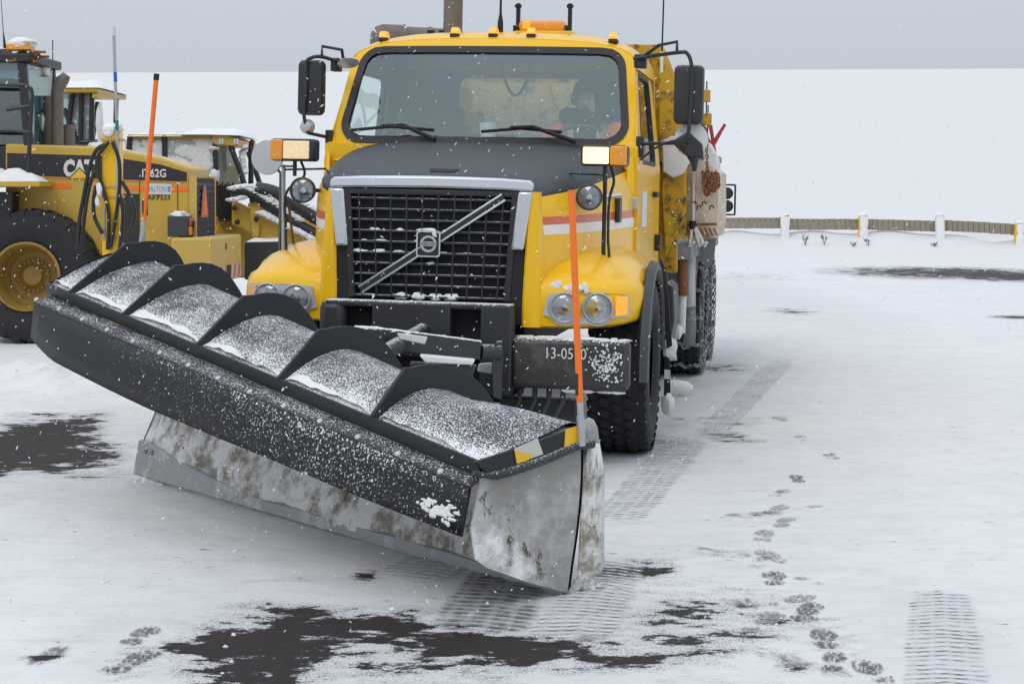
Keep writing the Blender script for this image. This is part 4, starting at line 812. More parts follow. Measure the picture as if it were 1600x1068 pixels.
# chains hung in loops
def chain(mb, pts, r, step):
    pts = [V(p) for p in pts]; L = 0; out = []
    for i in range(len(pts) - 1):
        n = max(1, int((pts[i + 1] - pts[i]).length / step))
        for k in range(n): out.append((pts[i].lerp(pts[i + 1], (k + .5) / n), (pts[i + 1] - pts[i]).normalized()))
    for k, (p, d) in enumerate(out):
        o_ = d.orthogonal().normalized(); o_ = o_ if k % 2 else d.cross(o_)
        mb.tube([p - d * step * .62, p - d * step * .3 + o_ * r * 1.6, p + d * step * .3 + o_ * r * 1.6, p + d * step * .62, p + d * step * .3 - o_ * r * 1.6, p - d * step * .3 - o_ * r * 1.6, p - d * step * .62], r, 4)
mb = MB(); chain(mb, crom([tp(1102, 200, 2.9), tp(1104, 230, 2.9), tp(1105, 268, 2.9)], 4), .007, .035)
for k in range(5): chain(mb, crom([tp(1098 + k * 5, 268, 2.9), tp(1100 + k * 5, 290 + 6 * (k % 2), 2.88), tp(1103 + k * 5, 304 - 4 * k, 2.88), tp(1106 + k * 4, 272, 2.9)], 3), .007, .035)
mb.build('hung_chains', 'rust', truck, kind='stuff')
for k in range(7): p = tp(1086 + k * 4, 268, 2.91); tube_part('chain_rod', 'salt_cream', truck, [p, p + V((0, 0, -.10 - .02 * (k % 3)))], .008, 6)
# body side gear above
MB().prism([tp(*q, 3.1) for q in ((1098, 225), (1108, 222), (1120, 245), (1124, 275), (1100, 262))], (0, .4, 0)).build('tarp_housing', 'salt_white', truck, bevel=.01)
tube_part('tarp_arm', 'rust', truck, [tp(1092, 180, 3.4), tp(1103, 210, 3.4), tp(1123, 262, 3.4)], .016)
for (u, v) in ((1104, 150), (1106, 187)): c = tp(u, v, 3.6); MB().bb(c.x - .04, c.x + .03, 3.58, 3.64, c.z - .05, c.z + .05).build('side_light', 'body_yellow', truck, bevel=.006); tube_part('side_light_rod', 'dark_steel', truck, [c + V((0, 0, .12)), c + V((0, 0, -.15))], .006, 6)
tube_part('crank_handle', 'red_steel', truck, [tp(1133, 194, 3.5), tp(1114, 226, 3.5), tp(1117, 240, 3.5)], [.012, .02, .015]); tube_part('crank_handle', 'red_steel', truck, [tp(1110, 196, 3.5), tp(1113, 214, 3.5), tp(1115, 240, 3.5)], [.016, .014, .016])
# rear work lights in their guard
f0, f1 = tp(1124, 335, 5.2), tp(1149, 289, 5.2); g = MB()
for a_, b_ in (((f0.x, f0.z), (f1.x, f0.z)), ((f1.x, f0.z), (f1.x, f1.z)), ((f1.x, f1.z), (f0.x, f1.z)), ((f0.x, f1.z), (f0.x, f0.z))): g.bar((a_[0], 5.2, a_[1]), (b_[0], 5.2, b_[1]), .016, .06, (0, 1, 0))
g = g.build('work_light_guard', 'dark_steel', truck)
for v in (302, 322): c = tp(1136, v, 5.2); MB().lathe([(.001, -.05), (.04, -.045), (.055, -.01), (.055, .03), (.001, .05)], c, (0, 1, 0), 18).build('work_light', 'black_plastic', g)
tube_part('work_light_cable', 'hose', g, crom([tp(1128, 300, 5.18), tp(1126, 318, 5.18), tp(1132, 330, 5.18), tp(1120, 335, 5.18)], 4), .006, 6)
# below the body
tube_part('hoist_cylinder', 'rust', truck, [tp(1067, 402, 3.0), tp(1067, 462, 3.0)], .045, 12); tube_part('hoist_rod', 'salt_white', truck, [tp(1067, 462, 3.0), tp(1065, 520, 3.0)], .03, 12); MB().lathe([(.001, -.06), (.06, -.03), (.06, .03), (.001, .06)], tp(1056, 518, 2.9), (1, 0, 0), 16).build('pivot_boss', 'salt_white', truck)
MB().loft([[tp(*q, 3.3) for q in r] for r in (((1073, 400), (1087, 400)), ((1072, 445), (1086, 445)), ((1072, 480), (1087, 478)))]).build('splash_guard', 'salt_white', truck, solid=.02); MB().loft([[tp(*q, 3.3) for q in r] for r in (((1072, 480), (1087, 478)), ((1070, 515), (1088, 512)), ((1066, 540), (1086, 540)))]).build('splash_guard', 'salt_grey', truck, solid=.02)
MB().prism([tp(*q, 3.1) for q in ((1045, 405), (1062, 402), (1060, 480), (1046, 500))], (0, .1, 0)).build('battery_box', 'salt_grey', truck, bevel=.01); MB().prism([tp(*q, 2.2) for q in ((1041, 440), (1052, 448), (1054, 500), (1045, 545), (1040, 540))], (0, .5, 0)).build('fuel_tank', 'dark_steel', truck, bevel=.02)
MB().prism([tp(*q, .62) for q in ((1030, 398), (1040, 420), (1050, 540), (1042, 545), (1036, 470))], (0, .03, 0)).build('splash_flap', 'black_matte', truck)
box_part('step', 'dark_steel', truck, .9, 1.12, .9, 1.6, .34, .40); MB().prism([tp(*q, .75) for q in ((1038, 555), (1046, 560), (1048, 640), (1037, 645))], (0, .02, 0)).build('mud_flap', 'black_matte', truck); MB().prism([tp(*q, .735) for q in ((1038, 577), (1047, 578), (1047, 592), (1038, 592))], (0, .012, 0)).build('mud_flap_band', 'salt_white', truck)
mb = MB(); lump(mb, tp(1043, 632, .72), .045, .05, .07, 3); lump(mb, tp(1046, 545, 2.0), .05, .06, .09, 5); mb.build('ice_lump', 'salt_white', truck)
p, q = tp(1045, 606, 1.3), tp(1083, 608, 1.3); MB().tube([p, p.lerp(q, .35), p.lerp(q, .8), q], [.06, .062, .05, .022], 14).build('spreader_nozzle', 'salt_white', truck)
MB().prism([tp(*q, 4.0) for q in ((1086, 372), (1120, 362), (1116, 400), (1106, 420), (1087, 402))], (0, .03, 0)).build('body_apron', 'salt_grey', truck)
for s in (-1, 1):
    rows = [[(s * x, 5.42 + 1.35 * math.cos(R_(a_)), .56 + .64 * math.sin(R_(a_)) ** .6) for x in (.62, 1.24)] for a_ in range(0, 181, 15)]; MB().loft(rows).build('rear_mudguard', 'salt_grey', truck, solid=.015)
# ---- wheels
def tyre_mesh(R, wd, rim):
    h = wd / 2
    return [(rim, -h * .78), (rim + .02, -h * .92), (R - .16, -h), (R - .07, -h * .985), (R - .02, -h * .90), (R, -h * .74), (R + .004, 0), (R, h * .74), (R - .02, h * .90), (R - .07, h * .985), (R - .16, h), (rim + .02, h * .92), (rim, h * .78)]
def wheel(x, y, R, wd, s, lugs=True, chains=False, dz=0, dual=False):
    c = V((x, y, R + dz)); ax = (s, 0, 0)
    wh = MB().lathe(tyre_mesh(R - .018, wd, .30), (0, 0, 0), ax, 48).build('wheel', 'rubber', truck, loc=c)
    if lugs:
        mb = MB(); nl = 44; cols = ((-.41, .16), (-.205, .15), (0, .15), (.205, .15), (.41, .16))
        for k in range(nl):
            for j, (off, wf) in enumerate(cols):
                a_ = 2 * math.pi * (k + (.5 if j % 2 else 0)) / nl; da = 2 * math.pi / nl * .43; r0 = R - .035; r1 = R - (.014 if abs(off) > .4 else 0)
                pts = []
                for rr, sh in ((r0, 1.0), (r1, .84)):
                    for (uu, vv) in ((-1, -.45), (-.5, -1), (.5, -1), (1, -.45), (1, .45), (.5, 1), (-.5, 1), (-1, .45)):
                        t = a_ + da * vv * sh + .02 * uu; xo = (off + wf * .56 * uu * sh) * wd; pts.append((xo * s, rr * math.cos(t), rr * math.sin(t)))
                mb.add(pts, [tuple(range(8, 16))] + [(i, (i + 1) % 8, 8 + (i + 1) % 8, 8 + i) for i in range(8)])
        mb.build('tread', 'rubber', wh, smooth=False, kind='stuff', fix=False)
    MB().lathe([(.31, -.10), (.285, -.05), (.27, .10), (.20, .12), (.12, .05), (.10, .13), (.001, .14)], (0, 0, 0), ax, 28).build('rim', 'salt_grey', wh)
    if chains:
        mb = MB(); r1 = R + .012
        for k in range(14):
            a_ = 2 * math.pi * k / 14; pts = [(s * wd * f, r1 * math.cos(a_ + .06 * math.sin(f * 12)), r1 * math.sin(a_ + .06 * math.sin(f * 12))) for f in (-.52, -.3, -.1, .1, .3, .52)]
            chain(mb, pts + [(s * wd * .56, (R - .12) * math.cos(a_), (R - .12) * math.sin(a_))], .008, .04)
        chain(mb, [(s * wd * .57, (R - .13) * math.cos(2 * math.pi * k / 40), (R - .13) * math.sin(2 * math.pi * k / 40)) for k in range(41)], .008, .05)
        mb.build('tyre_chain', 'chain', wh, kind='stuff', fix=False)
    return wh
zc = lambda x: x * math.tan(TROLL)
for s in (-1, 1):
    wheel(s * 1.06, 0, .545, .36, s, dz=zc(s * 1.06) + .0)
    for y in (4.75, 6.1):
        for x, ch in ((.80, False), (1.12, True)): wheel(s * x, y, .53, .29, s, lugs=(s > 0), chains=ch and s > 0, dz=zc(s * x))
# ================================================================ THE SNOW PLOW
PO = V((.21, 6.75, 0)); PANG = math.atan2(.772, -.636)
plow = empty('snow_plow', PO, (0, 0, PANG), 'big black angled snow plow blade dusted with snow, in front of the truck', 'snow plow')
PM = Matrix.Translation(PO) @ Matrix.Rotation(PANG, 4, 'Z'); PMi = PM.inverted()
def pproj(p):
    w_ = PM @ V(p); return 800 + F * w_.x / w_.y, V0 + F * (HC - w_.z) / w_.y
def plane_s(u, v, s):          # pixel -> point on the plow plane local x = s
    c = PMi @ V((0, 0, HC)); d = PMi.to_3x3() @ V(((u - 800) / F, 1, -(v - V0) / F)); return c + d * ((s - c.x) / d.x)
W2P = lambda u, v, Y: PMi @ at(u, v, Y)
SL = 3.58
def lip(s): t = (s - .03) / 3.57; return (.42 + .08 * t, .54 + .53 * t)
def zbot(s): return .012 + .05 * max(0, s) / 3.5
def section(s, off=0.0, n=5):
    t = max(0, s) / 3.6; k = .64 + .54 * t; ql, zl = lip(s); qt = .21 - .19 * t
    zt = 1.12 * k - .085
    zt = max(zt, zl + .08)
    P = [(0, zbot(s)), (-.035 * k, .12 * k + zbot(s)), (-.11 * k, .34 * k), (-.17 * k, .58 * k), (-.14 * k + .02, .80 * k), (-.04 * k + (qt - .02) * .35, min(.98 * k, zt - .05 * k)), (qt, zt), (qt + (ql - qt) * .5, zt + (zl - zt) * .28), (ql, zl)]
    if s < .5:     # towards the intake end the roll flattens to the straight edge of the end strip
        Q = [(0, zbot(s)), (-.015, .10), (-.045, .25), (-.065, .40), (-.07, .53), (-.05, .648), (.10, .618), (.27, .578), (ql, zl)]
        f = max(0, s) / .5; f = f * f * (3 - 2 * f) if f < 1 else 1; f = f ** .6; P = [(a[0] * (1 - f) + b[0] * f, a[1] * (1 - f) + b[1] * f + (.035 * math.sin(math.pi * max(0, s) / .5) if 4 < i_ < 8 else 0)) for i_, (a, b) in enumerate(zip(Q, P))]
    C = [(p.x, p.y) for p in crom([(a, b, 0) for a, b in P], n)]
    if off:
        out = []
        for i in range(len(C)):
            a, b = C[max(i - 1, 0)], C[min(i + 1, len(C) - 1)]; tx, tz = b[0] - a[0], b[1] - a[1]; l = math.hypot(tx, tz) or 1
            o_ = off[i] if isinstance(off, list) else off
            out.append((C[i][0] - tz / l * o_, C[i][1] + tx / l * o_))
        return out
    return C
NS = 44; SS = [SL * k / NS for k in range(NS + 1)]
face = MB().loft([[(s, q, z) for q, z in section(s)] for s in SS]).build('moldboard_face', 'plow_face', plow)
mold = MB().loft([[(s, q, z) for q, z in section(s, .022)] for s in SS]).build('moldboard', 'plow_dusted', plow)
dr = []
for v in mold.data.vertices:
    ql_, zl_ = lip(v.co.x); d_ = math.hypot(v.co.y - ql_, v.co.z - zl_); dr.append((.24 + .22 * fbm(v.co.x * 5, v.co.y * 5, 2.0)) * max(0, 1 - d_ / (.19 + .10 * fbm(v.co.x * 2.5, 4.0))) if v.co.z > zl_ - .05 else 0)
mold.data.attributes.new('drift', 'FLOAT', 'POINT').data.foreach_set('value', dr)
MB().loft([[(SL, q, z) for q, z in section(SL, -.004)], [(SL + .004, q, z) for q, z in section(SL, -.004)], [(SL + .004, q, z) for q, z in section(SL, .035)], [(SL, q, z) for q, z in section(SL, .035)]]).build('end_rim', 'plow_black', plow)
# dirty snow caked on the lower face, standing proud of the steel
rows = []
for k in range(131):
    s = .30 + (3.50 - .30) * k / 130; C = section(s)[:19]; row = []
    for i in range(37):
        j = min(17, i // 2); g = i / 2 - j; q = C[j][0] + (C[j + 1][0] - C[j][0]) * g; z = C[j][1] + (C[j + 1][1] - C[j][1]) * g
        tx, tz = C[j + 1][0] - C[j][0], C[j + 1][1] - C[j][1]; l = math.hypot(tx, tz)
        edge = min(1, (i - (3 + 9 * max(0, (s - 2.2) / 1.3) ** 1.2)) / 5); a_ = .30 * min(1, s / 1.6) - .12 + .62 * fbm(s * 2.2, z * 2.6, 3, 5) + .25 * edge
        h_ = max(-.012, min(.045, .045 * a_ + .008 * fbm(s * 14, z * 14, 1))) * min(1, 8 * min(k, 130 - k) / 130)
        row.append((s, q + tz / l * h_, z - tx / l * h_))
    rows.append(row)
MB().loft(rows).build('caked_snow', 'caked', plow, fix=False)
# cutting edge with bolts
ceh = lambda s: .028 + .125 * max(0, min(1, (s - 2.3) / 1.2)) ** 1.3 + .006 * fbm(s * 4, 2.0)
ce = MB().loft([[(s, .010, zbot(s) - .03), (s, .020, zbot(s) - .022), (s, .018 - .2 * ceh(s), zbot(s) + ceh(s)), (s, .0 - .2 * ceh(s), zbot(s) + ceh(s) + .005)] for s in SS ]).build('cutting_edge', 'cutting_edge', plow)
for k in range(1):
    for d in (0, .07):
        s = SL - .10 - d - k * .28
        if s > .1: MB().lathe([(.001, .010), (.014, .009), (.018, 0)], (s, -.006, zbot(s) + .11), (0, 1, .1), 10).build('bolt', 'salt_grey', ce)
# upturned lip, bolted strip and rubber flap
ls = [(-.01 + (SL + .03) * k / 40) for k in range(41)]
MB().loft([[(s, lip(s)[0] + .012, lip(s)[1] - .03), (s, lip(s)[0] + .028, lip(s)[1] + .035), (s, lip(s)[0] + .018, lip(s)[1] + .037), (s, lip(s)[0] - .002, lip(s)[1] - .02)] for s in ls], True).build('lip', 'plow_black', plow)
fl = [.0 + (3.57 - .0) * k / 40 for k in range(41)]
def flap_row(s):
    q, z = lip(s); e = max(0, (s - 3.20) / .35); wob = .008 * math.sin(s * 3.1); e2 = max(0, min(1, (.20 - s) / .14)) ** 1.0
    g = .62 + .38 * min(1, max(0, s / 1.6)); dr = (.235 + .055 * min(1, max(0, s / 2.2)))
    q2, z2, q3, z3 = q + .10 * g, z - .060, q + .165 * g + wob - .05 * e, z - dr + .04 * e * e
    return [(s, q + .015, z - .030), (s, q + .06 * g, z - .045), (s, q2, z2)] + [(s + .03 * e * t_, q2 + (q3 - q2) * t_, z2 + (z3 - z2) * t_) for t_ in (.33, .66, 1)]
strip = MB().loft([[flap_row(s)[0], flap_row(s)[1], flap_row(s)[2]] for s in fl]).build('flap_strip', 'flap_strip', plow, solid=.012)
flap = MB().loft([[(s, q + .003, z - .004) for s, q, z in flap_row(s0)[2:]] for s0 in fl]).build('rubber_flap', 'flap', plow, solid=.018)
flap.data.attributes.new('drift', 'FLOAT', 'POINT').data.foreach_set('value', [.17 * max(0, 1 - abs(v.co.x - .9) / 1.9) - .10 * max(0, (v.co.x - 2.4)) for v in flap.data.vertices])
for k in range(14):
    s = .18 + k * .262; r = flap_row(s); MB().lathe([(.001, .010), (.010, .008), (.014, 0)], (s, (r[1][1] * .5 + r[2][1] * .5), (r[1][2] + r[2][2]) / 2), (0, .55, .83), 10).build('bolt', 'sign_white', strip)
mb = MB()
s_c = min((abs(pproj(flap_row(q)[4])[0] - 682), q) for q in [.1 + .02 * k for k in range(40)])[1]
for k in range(80):
    s = s_c + random.gauss(0, .055); r = flap_row(s); t = min(1.9, max(.15, random.gauss(1.05, .30))); a, b = (V(r[3]), V(r[4])) if t < 1 else (V(r[4]), V(r[5])); p = a.lerp(b, t % 1) + V((0, .004, 0))
    lump(mb, p, random.uniform(.004, .020), .0035, random.uniform(.003, .010), k, 9, 6)
mb.build('flap_snow', 'snow', flap)
# ribs
def lip_s(u):
    lo, hi = -.2, 3.8
    for _ in range(40):
        m = (lo + hi) / 2; q, z = lip(m)
        if pproj((m, q, z))[0] > u: lo = m
        else: hi = m
    return lo
ribs = [lip_s(u) for u in (116, 200, 316, 444, 590)]
ncv = len(section(1.0))
for s in ribs:
    inn = section(s, .015); t = s / 3.6; h = .10 + .015 * t
    offs = []
    for i in range(ncv):
        a = (ncv - 1 - i) / 6.5; offs.append(.02 + h * min(1, a) if i > 10 else .02 + h)
    out = section(s, .02 + h); i0 = 12; i1 = ncv - 8; cq, cz_ = section(s, .030 + h)[i1]; lq, lz = lip(s)
    out = [p if i < i1 else (cq + .02 * 0 + (lq + .028 - cq) * ((i - i1) / (ncv - 1 - i1)), cz_ + (lz + .040 - cz_) * ((i - i1) / (ncv - 1 - i1))) for i, p in enumerate(out)]
    ip = inn[i0:]; op = out[i0:]
    rib = MB(); n = len(ip)
    poly = [(s, q, z) for q, z in ip] + [(s, q, z) for q, z in reversed(op)]
    fs = [(i, i + 1, 2 * n - 2 - i, 2 * n - 1 - i) for i in range(n - 1)]
    vs = [V(p) for p in poly]; rib.add(vs + [p + V((.022, 0, 0)) for p in vs], fs + [tuple(2 * n + j for j in reversed(f)) for f in fs] + [(j, (j + 1) % (2 * n), 2 * n + (j + 1) % (2 * n), 2 * n + j) for j in range(2 * n)])
    # small hooked corner where the rib's front edge meets its arc
    rib.build('rib', 'plow_black', plow, bevel=.003, smooth=False)
# snow lying in the trough between the ribs
edges = [SL - .01] + ribs + [.10]
for a, b in zip(edges[:-1], edges[1:]):
    if a - b < .1: continue
    rows = []; nn = max(6, int((a - b) / .05))
    for k in range(nn + 1):
        s = b + .03 + (a - b - .03) * k / nn; C = section(s, .022); L = list(reversed(C))[:7]; e = min(1, 6 * min(k, nn - k) / nn + .25); wd = .55 + .45 * fbm(s * 3.3, 1.7) + .35 * (k / nn) - .25 * (a == ribs[-1]) 
        row = []
        for i in range(9):
            f = i / 8 * 2.6 * max(.25, wd); j = min(5, int(f)); g = f - j; q = L[j][0] + (L[j + 1][0] - L[j][0]) * g; z = L[j][1] + (L[j + 1][1] - L[j][1]) * g
            hh = .032 * e * (1 - i / 8) ** .8 * (1 + .5 * fbm(s * 9, q * 9)) + (.001 if i < 8 else -.004); row.append((s, q - .012, z + hh))
        rows.append(row)
    MB().loft(rows).build('trough_snow', 'snow', plow, fix=False)
mb = MB(); c = section(.28, .03)[-11]; lump(mb, (.30, c[0] + .10, c[1] - .055), .035, .02, .02, 3); mb.build('snow_clump', 'snow', plow)
# intake end plate, top strip with reflective stickers, side flange
S0 = section(0.0); poly = [(-.004, q, z) for q, z in S0]
endp = MB(); n = len(poly); endp.prism([(-.010, q, z) for q, z in S0] + [(-.010, .435, .47), (-.010, .475, .32), (-.010, .45, .20), (-.010, .40, .165), (-.010, .2, .082)], (.012, 0, 0)); endp = endp.build('end_plate', 'plow_face', plow, smooth=False)
T = [plane_s(u, v, -.03) for u, v in ((742, 722), (908, 665), (914, 690), (850, 712), (764, 742))]
MB().prism(T, (.016, 0, 0)).build('end_strip', 'plow_black', plow, bevel=.003)
MB().prism([plane_s(u, v, -.034) for u, v in ((804, 701), (840, 684), (849, 709), (808, 724))], (.003, 0, 0)).build('reflective_sticker', 'white_tape', plow)
MB().prism([plane_s(u, v, -.036) for u, v in ((804, 703), (836, 712), (822, 720), (808, 724))], (.0015, 0, 0)).build('reflective_sticker', 'yellow_tape', plow)
MB().prism([plane_s(u, v, -.034) for u, v in ((884, 671), (909, 663), (912, 690), (882, 700))], (.003, 0, 0)).build('reflective_sticker', 'yellow_tape', plow)
tube_part('edge_roll', 'plow_dusted', plow, crom([plane_s(u, v, -.03) for u, v in ((740, 738), (775, 742), (850, 718), (900, 697), (926, 693))], 4), [.010] * 4 + [.018] * 13, 10)
fl_ = [plane_s(u, v, -.02) for u, v in ((921, 695), (916, 735), (909, 820), (905, 900), (886, 930))]
fr_ = [W2P(937, 690, 6.98), W2P(945, 735, 6.98), W2P(944, 800, 6.94), W2P(945, 885, 6.88), W2P(903, 925, 6.82)]
MB().loft([[a, a.lerp(b, .5) + V((-.012, 0, 0)), b] for a, b in zip(fl_, fr_)]).build('side_flange', 'caked', plow, solid=.01)
mb = MB(); [lump(mb, W2P(random.uniform(905, 940), random.uniform(860, 925), 6.84), random.uniform(.008, .028), .02, random.uniform(.01, .03), k, 12, 8) for k in range(22)]; mb.build('caked_snow', 'caked', plow)
MB().prism([W2P(u, v, 6.93) for u, v in ((912, 690), (911, 668), (914, 656), (920, 652), (928, 656), (934, 668), (937, 692))], PMi.to_3x3() @ V((0, .012, 0))).build('end_ear', 'cutting_edge', plow, bevel=.003)
# marker stakes on springs
def stake(b, t, L1, capped):
    d = (t - b).normalized(); st = MB().tube([b + d * L1, t], .0135, 12).build('marker_stake', 'orange_tube', plow)
    MB().tube([b - d * .05, b + d * (L1 * .55), b + d * (L1 * .56), b + d * (L1 + .01)], [.016, .016, .013, .013], 10).build('stake_socket', 'galv', st)
    if capped: MB().tube([t - d * .005, t + d * .03], .0155, 12).build('stake_cap', 'black_matte', st)
    MB().box(b + d * (L1 + .07) + V((0, .0, 0)), (.014, .030, .085)).build('stake_sticker', 'letter_black', st)
stake(plane_s(908, 676, -.045), W2P(893, 297, 6.75), .12, False)
b_ = W2P(222, 376, 9.42); stake(b_, W2P(244, 124, 9.42), .11, True)
MB().box(b_ + V((0, 0, -.05)), (.06, .05, .08)).build('stake_bracket', 'plow_black', plow)
# push frame to the truck hitch
def wp(name, m, P, Y0, Y1, th, bev=.006):
    us = [p[0] for p in P]; u0, u1 = min(us), max(us)
    pts = [W2P(u, v, Y0 + (Y1 - Y0) * (u - u0) / (u1 - u0)) for u, v in P]; d = PMi.to_3x3() @ V((0, th, 0))
    return MB().prism(pts, d).build(name, m, plow, bevel=bev)
pb = wp('push_beam', 'dark_steel', [(560, 514), (580, 512), (640, 519), (752, 534), (750, 562), (650, 553), (560, 540)], 8.95, 9.45, .10)
wp('push_plate', 'salt_white', [(620, 520), (668, 526), (664, 538), (624, 530)], 9.05, 9.1, .02); wp('frame_snow', 'snow', [(655, 555), (742, 563), (738, 570), (664, 566)], 9.05, 9.3, .12); wp('lower_beam', 'dark_steel', [(640, 566), (745, 571), (738, 590), (640, 585)], 9.12, 9.4, .1)
wp('pivot_bracket', 'dark_steel', [(768, 545), (776, 534), (785, 534), (787, 560), (784, 625), (770, 620)], 9.5, 9.55, .10)
MB().tube([W2P(750, 550, 9.5), W2P(780, 551, 9.55)], .045, 16).build('pivot_pin', 'dark_steel', plow); wp('pivot_plate', 'salt_white', [(748, 568), (769, 566), (768, 584), (745, 580)], 9.62, 9.66, .02)
mb = MB(); [lump(mb, W2P(560 + k * 8, 512.5 + max(0, k - 2) * 1.02, 8.98 + k * .022), .035, .035, .012, k, 7, 5) for k in range(24)]; mb.build('beam_snow', 'snow', plow)
for x in (-.30, .30):
    a = PMi @ (TM @ V((x, -.95, .45))); b = V((1.15 + (0 if x > 0 else .9), -.12, .38)); MB().bar(a, b, .09, .12).build('push_arm', 'dark_steel', plow, bevel=.01)
a = PMi @ (TM @ V((0, -.95, .8))); MB().tube([a, V((1.6, -.1, .75))], .045, 12).build('lift_cylinder', 'dark_steel', plow)

# ================================================================ WHEEL LOADER
LO = V((-5.17, 18.36, 0)); LB = R_(1.0)
loader = empty('wheel_loader', LO, (0, 0, -LB), 'large yellow wheel loader with white lettering on its black side band', 'wheel loader')
LM = Matrix.Translation(LO) @ Matrix.Rotation(-LB, 4, 'Z'); lp = frame_solver(LM)
LP = lambda P, ly: [lp(u, v, ly) for u, v in P]
HS = .50
hood_poly = [(8, 224.5), (160, 229), (191, 235), (253, 247), (296, 263), (297, 378), (285, 385), (150, 400), (8, 400)]
lh = MB().prism(LP(hood_poly, HS), (0, 1.15, 0)).build('engine_hood', 'cat_yellow', loader, bevel=.025)
MB().prism(LP([(11, 239), (157, 243.5), (191, 248), (250, 257), (292, 269.5), (292, 283.5), (150, 279), (56, 274.5), (11, 272)], HS - .004), (0, .003, 0)).build('side_band', 'cat_black', lh)
MB().prism(LP([(188, 303), (217, 303), (217, 380), (188, 380)], HS - .004), (0, .003, 0)).build('lower_panel', 'cat_black', lh)
MB().prism(LP([(56, 275.4), (150, 280), (292, 284.4), (292, 286.2), (150, 282.6), (56, 277.6)], HS - .006), (0, .003, 0)).build('thin_stripe', 'cat_orange', lh)
for P in ([(45, 287), (112, 287), (112, 294.5), (45, 294)], [(194, 290.5), (293, 292.5), (293, 299.5), (194, 297.5)]): MB().prism(LP(P, HS - .005), (0, .003, 0)).build('orange_stripe', 'orange_tube', lh)
for P in ([(217.5, 258), (218.5, 258), (218.5, 372), (217.5, 372)], [(277, 270), (278, 270), (278, 332), (277, 332)]): MB().prism(LP(P, HS - .007), (0, .004, 0)).build('panel_seam', 'letter_black', lh)
def ltext(s, u, v, w_, h_, m, dep=.008, bold=.0): c = lp(u, v, HS); return text_obj('lettering', s, m, lh, (c.x, HS, c.z), (1, 0, 0), (0, 0, 1), w_ * 18.6 / F, h_ * 18.6 / F, dep, bold)
ltext('CAT', 124, 263, 50, 28, 'letter_white', .008, .06); MB().prism(LP([(109, 278.5), (124.5, 263.5), (138, 278.5)], HS - .0125), (0, .003, 0)).build('logo_triangle', 'yellow_tape', lh)
MB().prism(LP([(106, 279), (124.5, 261), (141, 279)], HS - .0105), (0, .001, 0)).build('logo_triangle_border', 'cat_black', lh)
ltext('IT62G', 241, 270.5, 38, 13.5, 'letter_white', .008, .02)
MB().prism(LP([(228, 286), (268, 287.5), (268, 304), (228, 303)], HS - .008), (0, .003, 0)).build('name_plate', 'sign_white', lh); ltext('HALTON', 245, 295.5, 31, 9, 'letter_grey', .010); MB().prism(LP([(262, 291), (266.5, 291.2), (266.5, 300), (262, 300)], HS - .010), (0, .002, 0)).build('plate_emblem', 'letter_grey', lh)
ltext('AKP533', 248, 308.5, 36, 8.5, 'letter_black', .006, .01)
# rear end
xr = lp(297, 300, HS).x
rg = MB().bb(xr, xr + .05, HS + .05, HS + 1.10, 1.02, 1.77).build('rear_grille', 'cat_black', loader)
for k in range(9): z = 1.10 + k * .078; MB().bb(xr + .05, xr + .062, HS + .08, HS + 1.07, z, z + .05).build('grille_slat', 'black_matte', rg)
for y in (HS + .0, HS + 1.10): MB().bb(xr - .01, xr + .065, y, y + .05, 1.02, 1.80).build('grille_frame', 'cat_yellow_worn', rg)
yc = HS + .42; MB().prism([(xr + .07, yc - .20, 1.34), (xr + .07, yc + .20, 1.34), (xr + .07, yc + .06, 1.69), (xr + .07, yc - .06, 1.69)], (.01, 0, 0)).build('slow_vehicle_sign', 'hazard_red', loader); MB().prism([(xr + .081, yc - .14, 1.365), (xr + .081, yc + .14, 1.365), (xr + .081, yc, 1.645)], (.004, 0, 0)).build('slow_vehicle_sign', 'orange_tube', loader)
cw = MB().bb(lp(268, 400, .25).x, xr + .30, .20, 2.0, .62, 1.13).build('counterweight', 'cat_yellow_worn', loader, bevel=.03)
MB().bb(xr + .301, xr + .306, .26, 1.94, .64, .80).build('hazard_band', 'hazard_white', cw, smooth=False)
for k in range(6): y = .28 + k * .28; MB().prism([(xr + .3065, y, .645), (xr + .3065, y + .13, .645), (xr + .3065, y + .22, .795), (xr + .3065, y + .09, .795)], (.003, 0, 0)).build('hazard_stripe', 'hazard_red', cw)
MB().bb(xr + .295, xr + .312, 1.0, 1.26, .66, .80).build('tow_pocket', 'black_matte', cw); MB().bb(xr + .295, xr + .305, .95, 1.05, .98, 1.05).build('tow_pocket', 'rust', cw)
for y in (.28, 1.72):
    tlb = MB().bb(xr - .20, xr + .02, y, y + .22, 1.14, 1.36).build('tail_light', 'flare_grey' if y < 1 else 'black_plastic', loader, bevel=.008)
    MB().bb(xr + .0205, xr + .04, y + .03, y + .19, 1.26, 1.34).build('red_lens', 'tail_red', tlb, bevel=.006); MB().bb(xr + .0205, xr + .04, y + .03, y + .19, 1.155, 1.245).build('amber_lens', 'amber', tlb, bevel=.006)
    mb = MB(); lump(mb, (xr - .09, y + .11, 1.365), .10, .10, .05, y); mb.build('snow_cap', 'snow', tlb)
tube_part('engine_prop', 'dark_steel', loader, [lp(303, 345, .45), lp(297, 392, .45)], .012, 6)
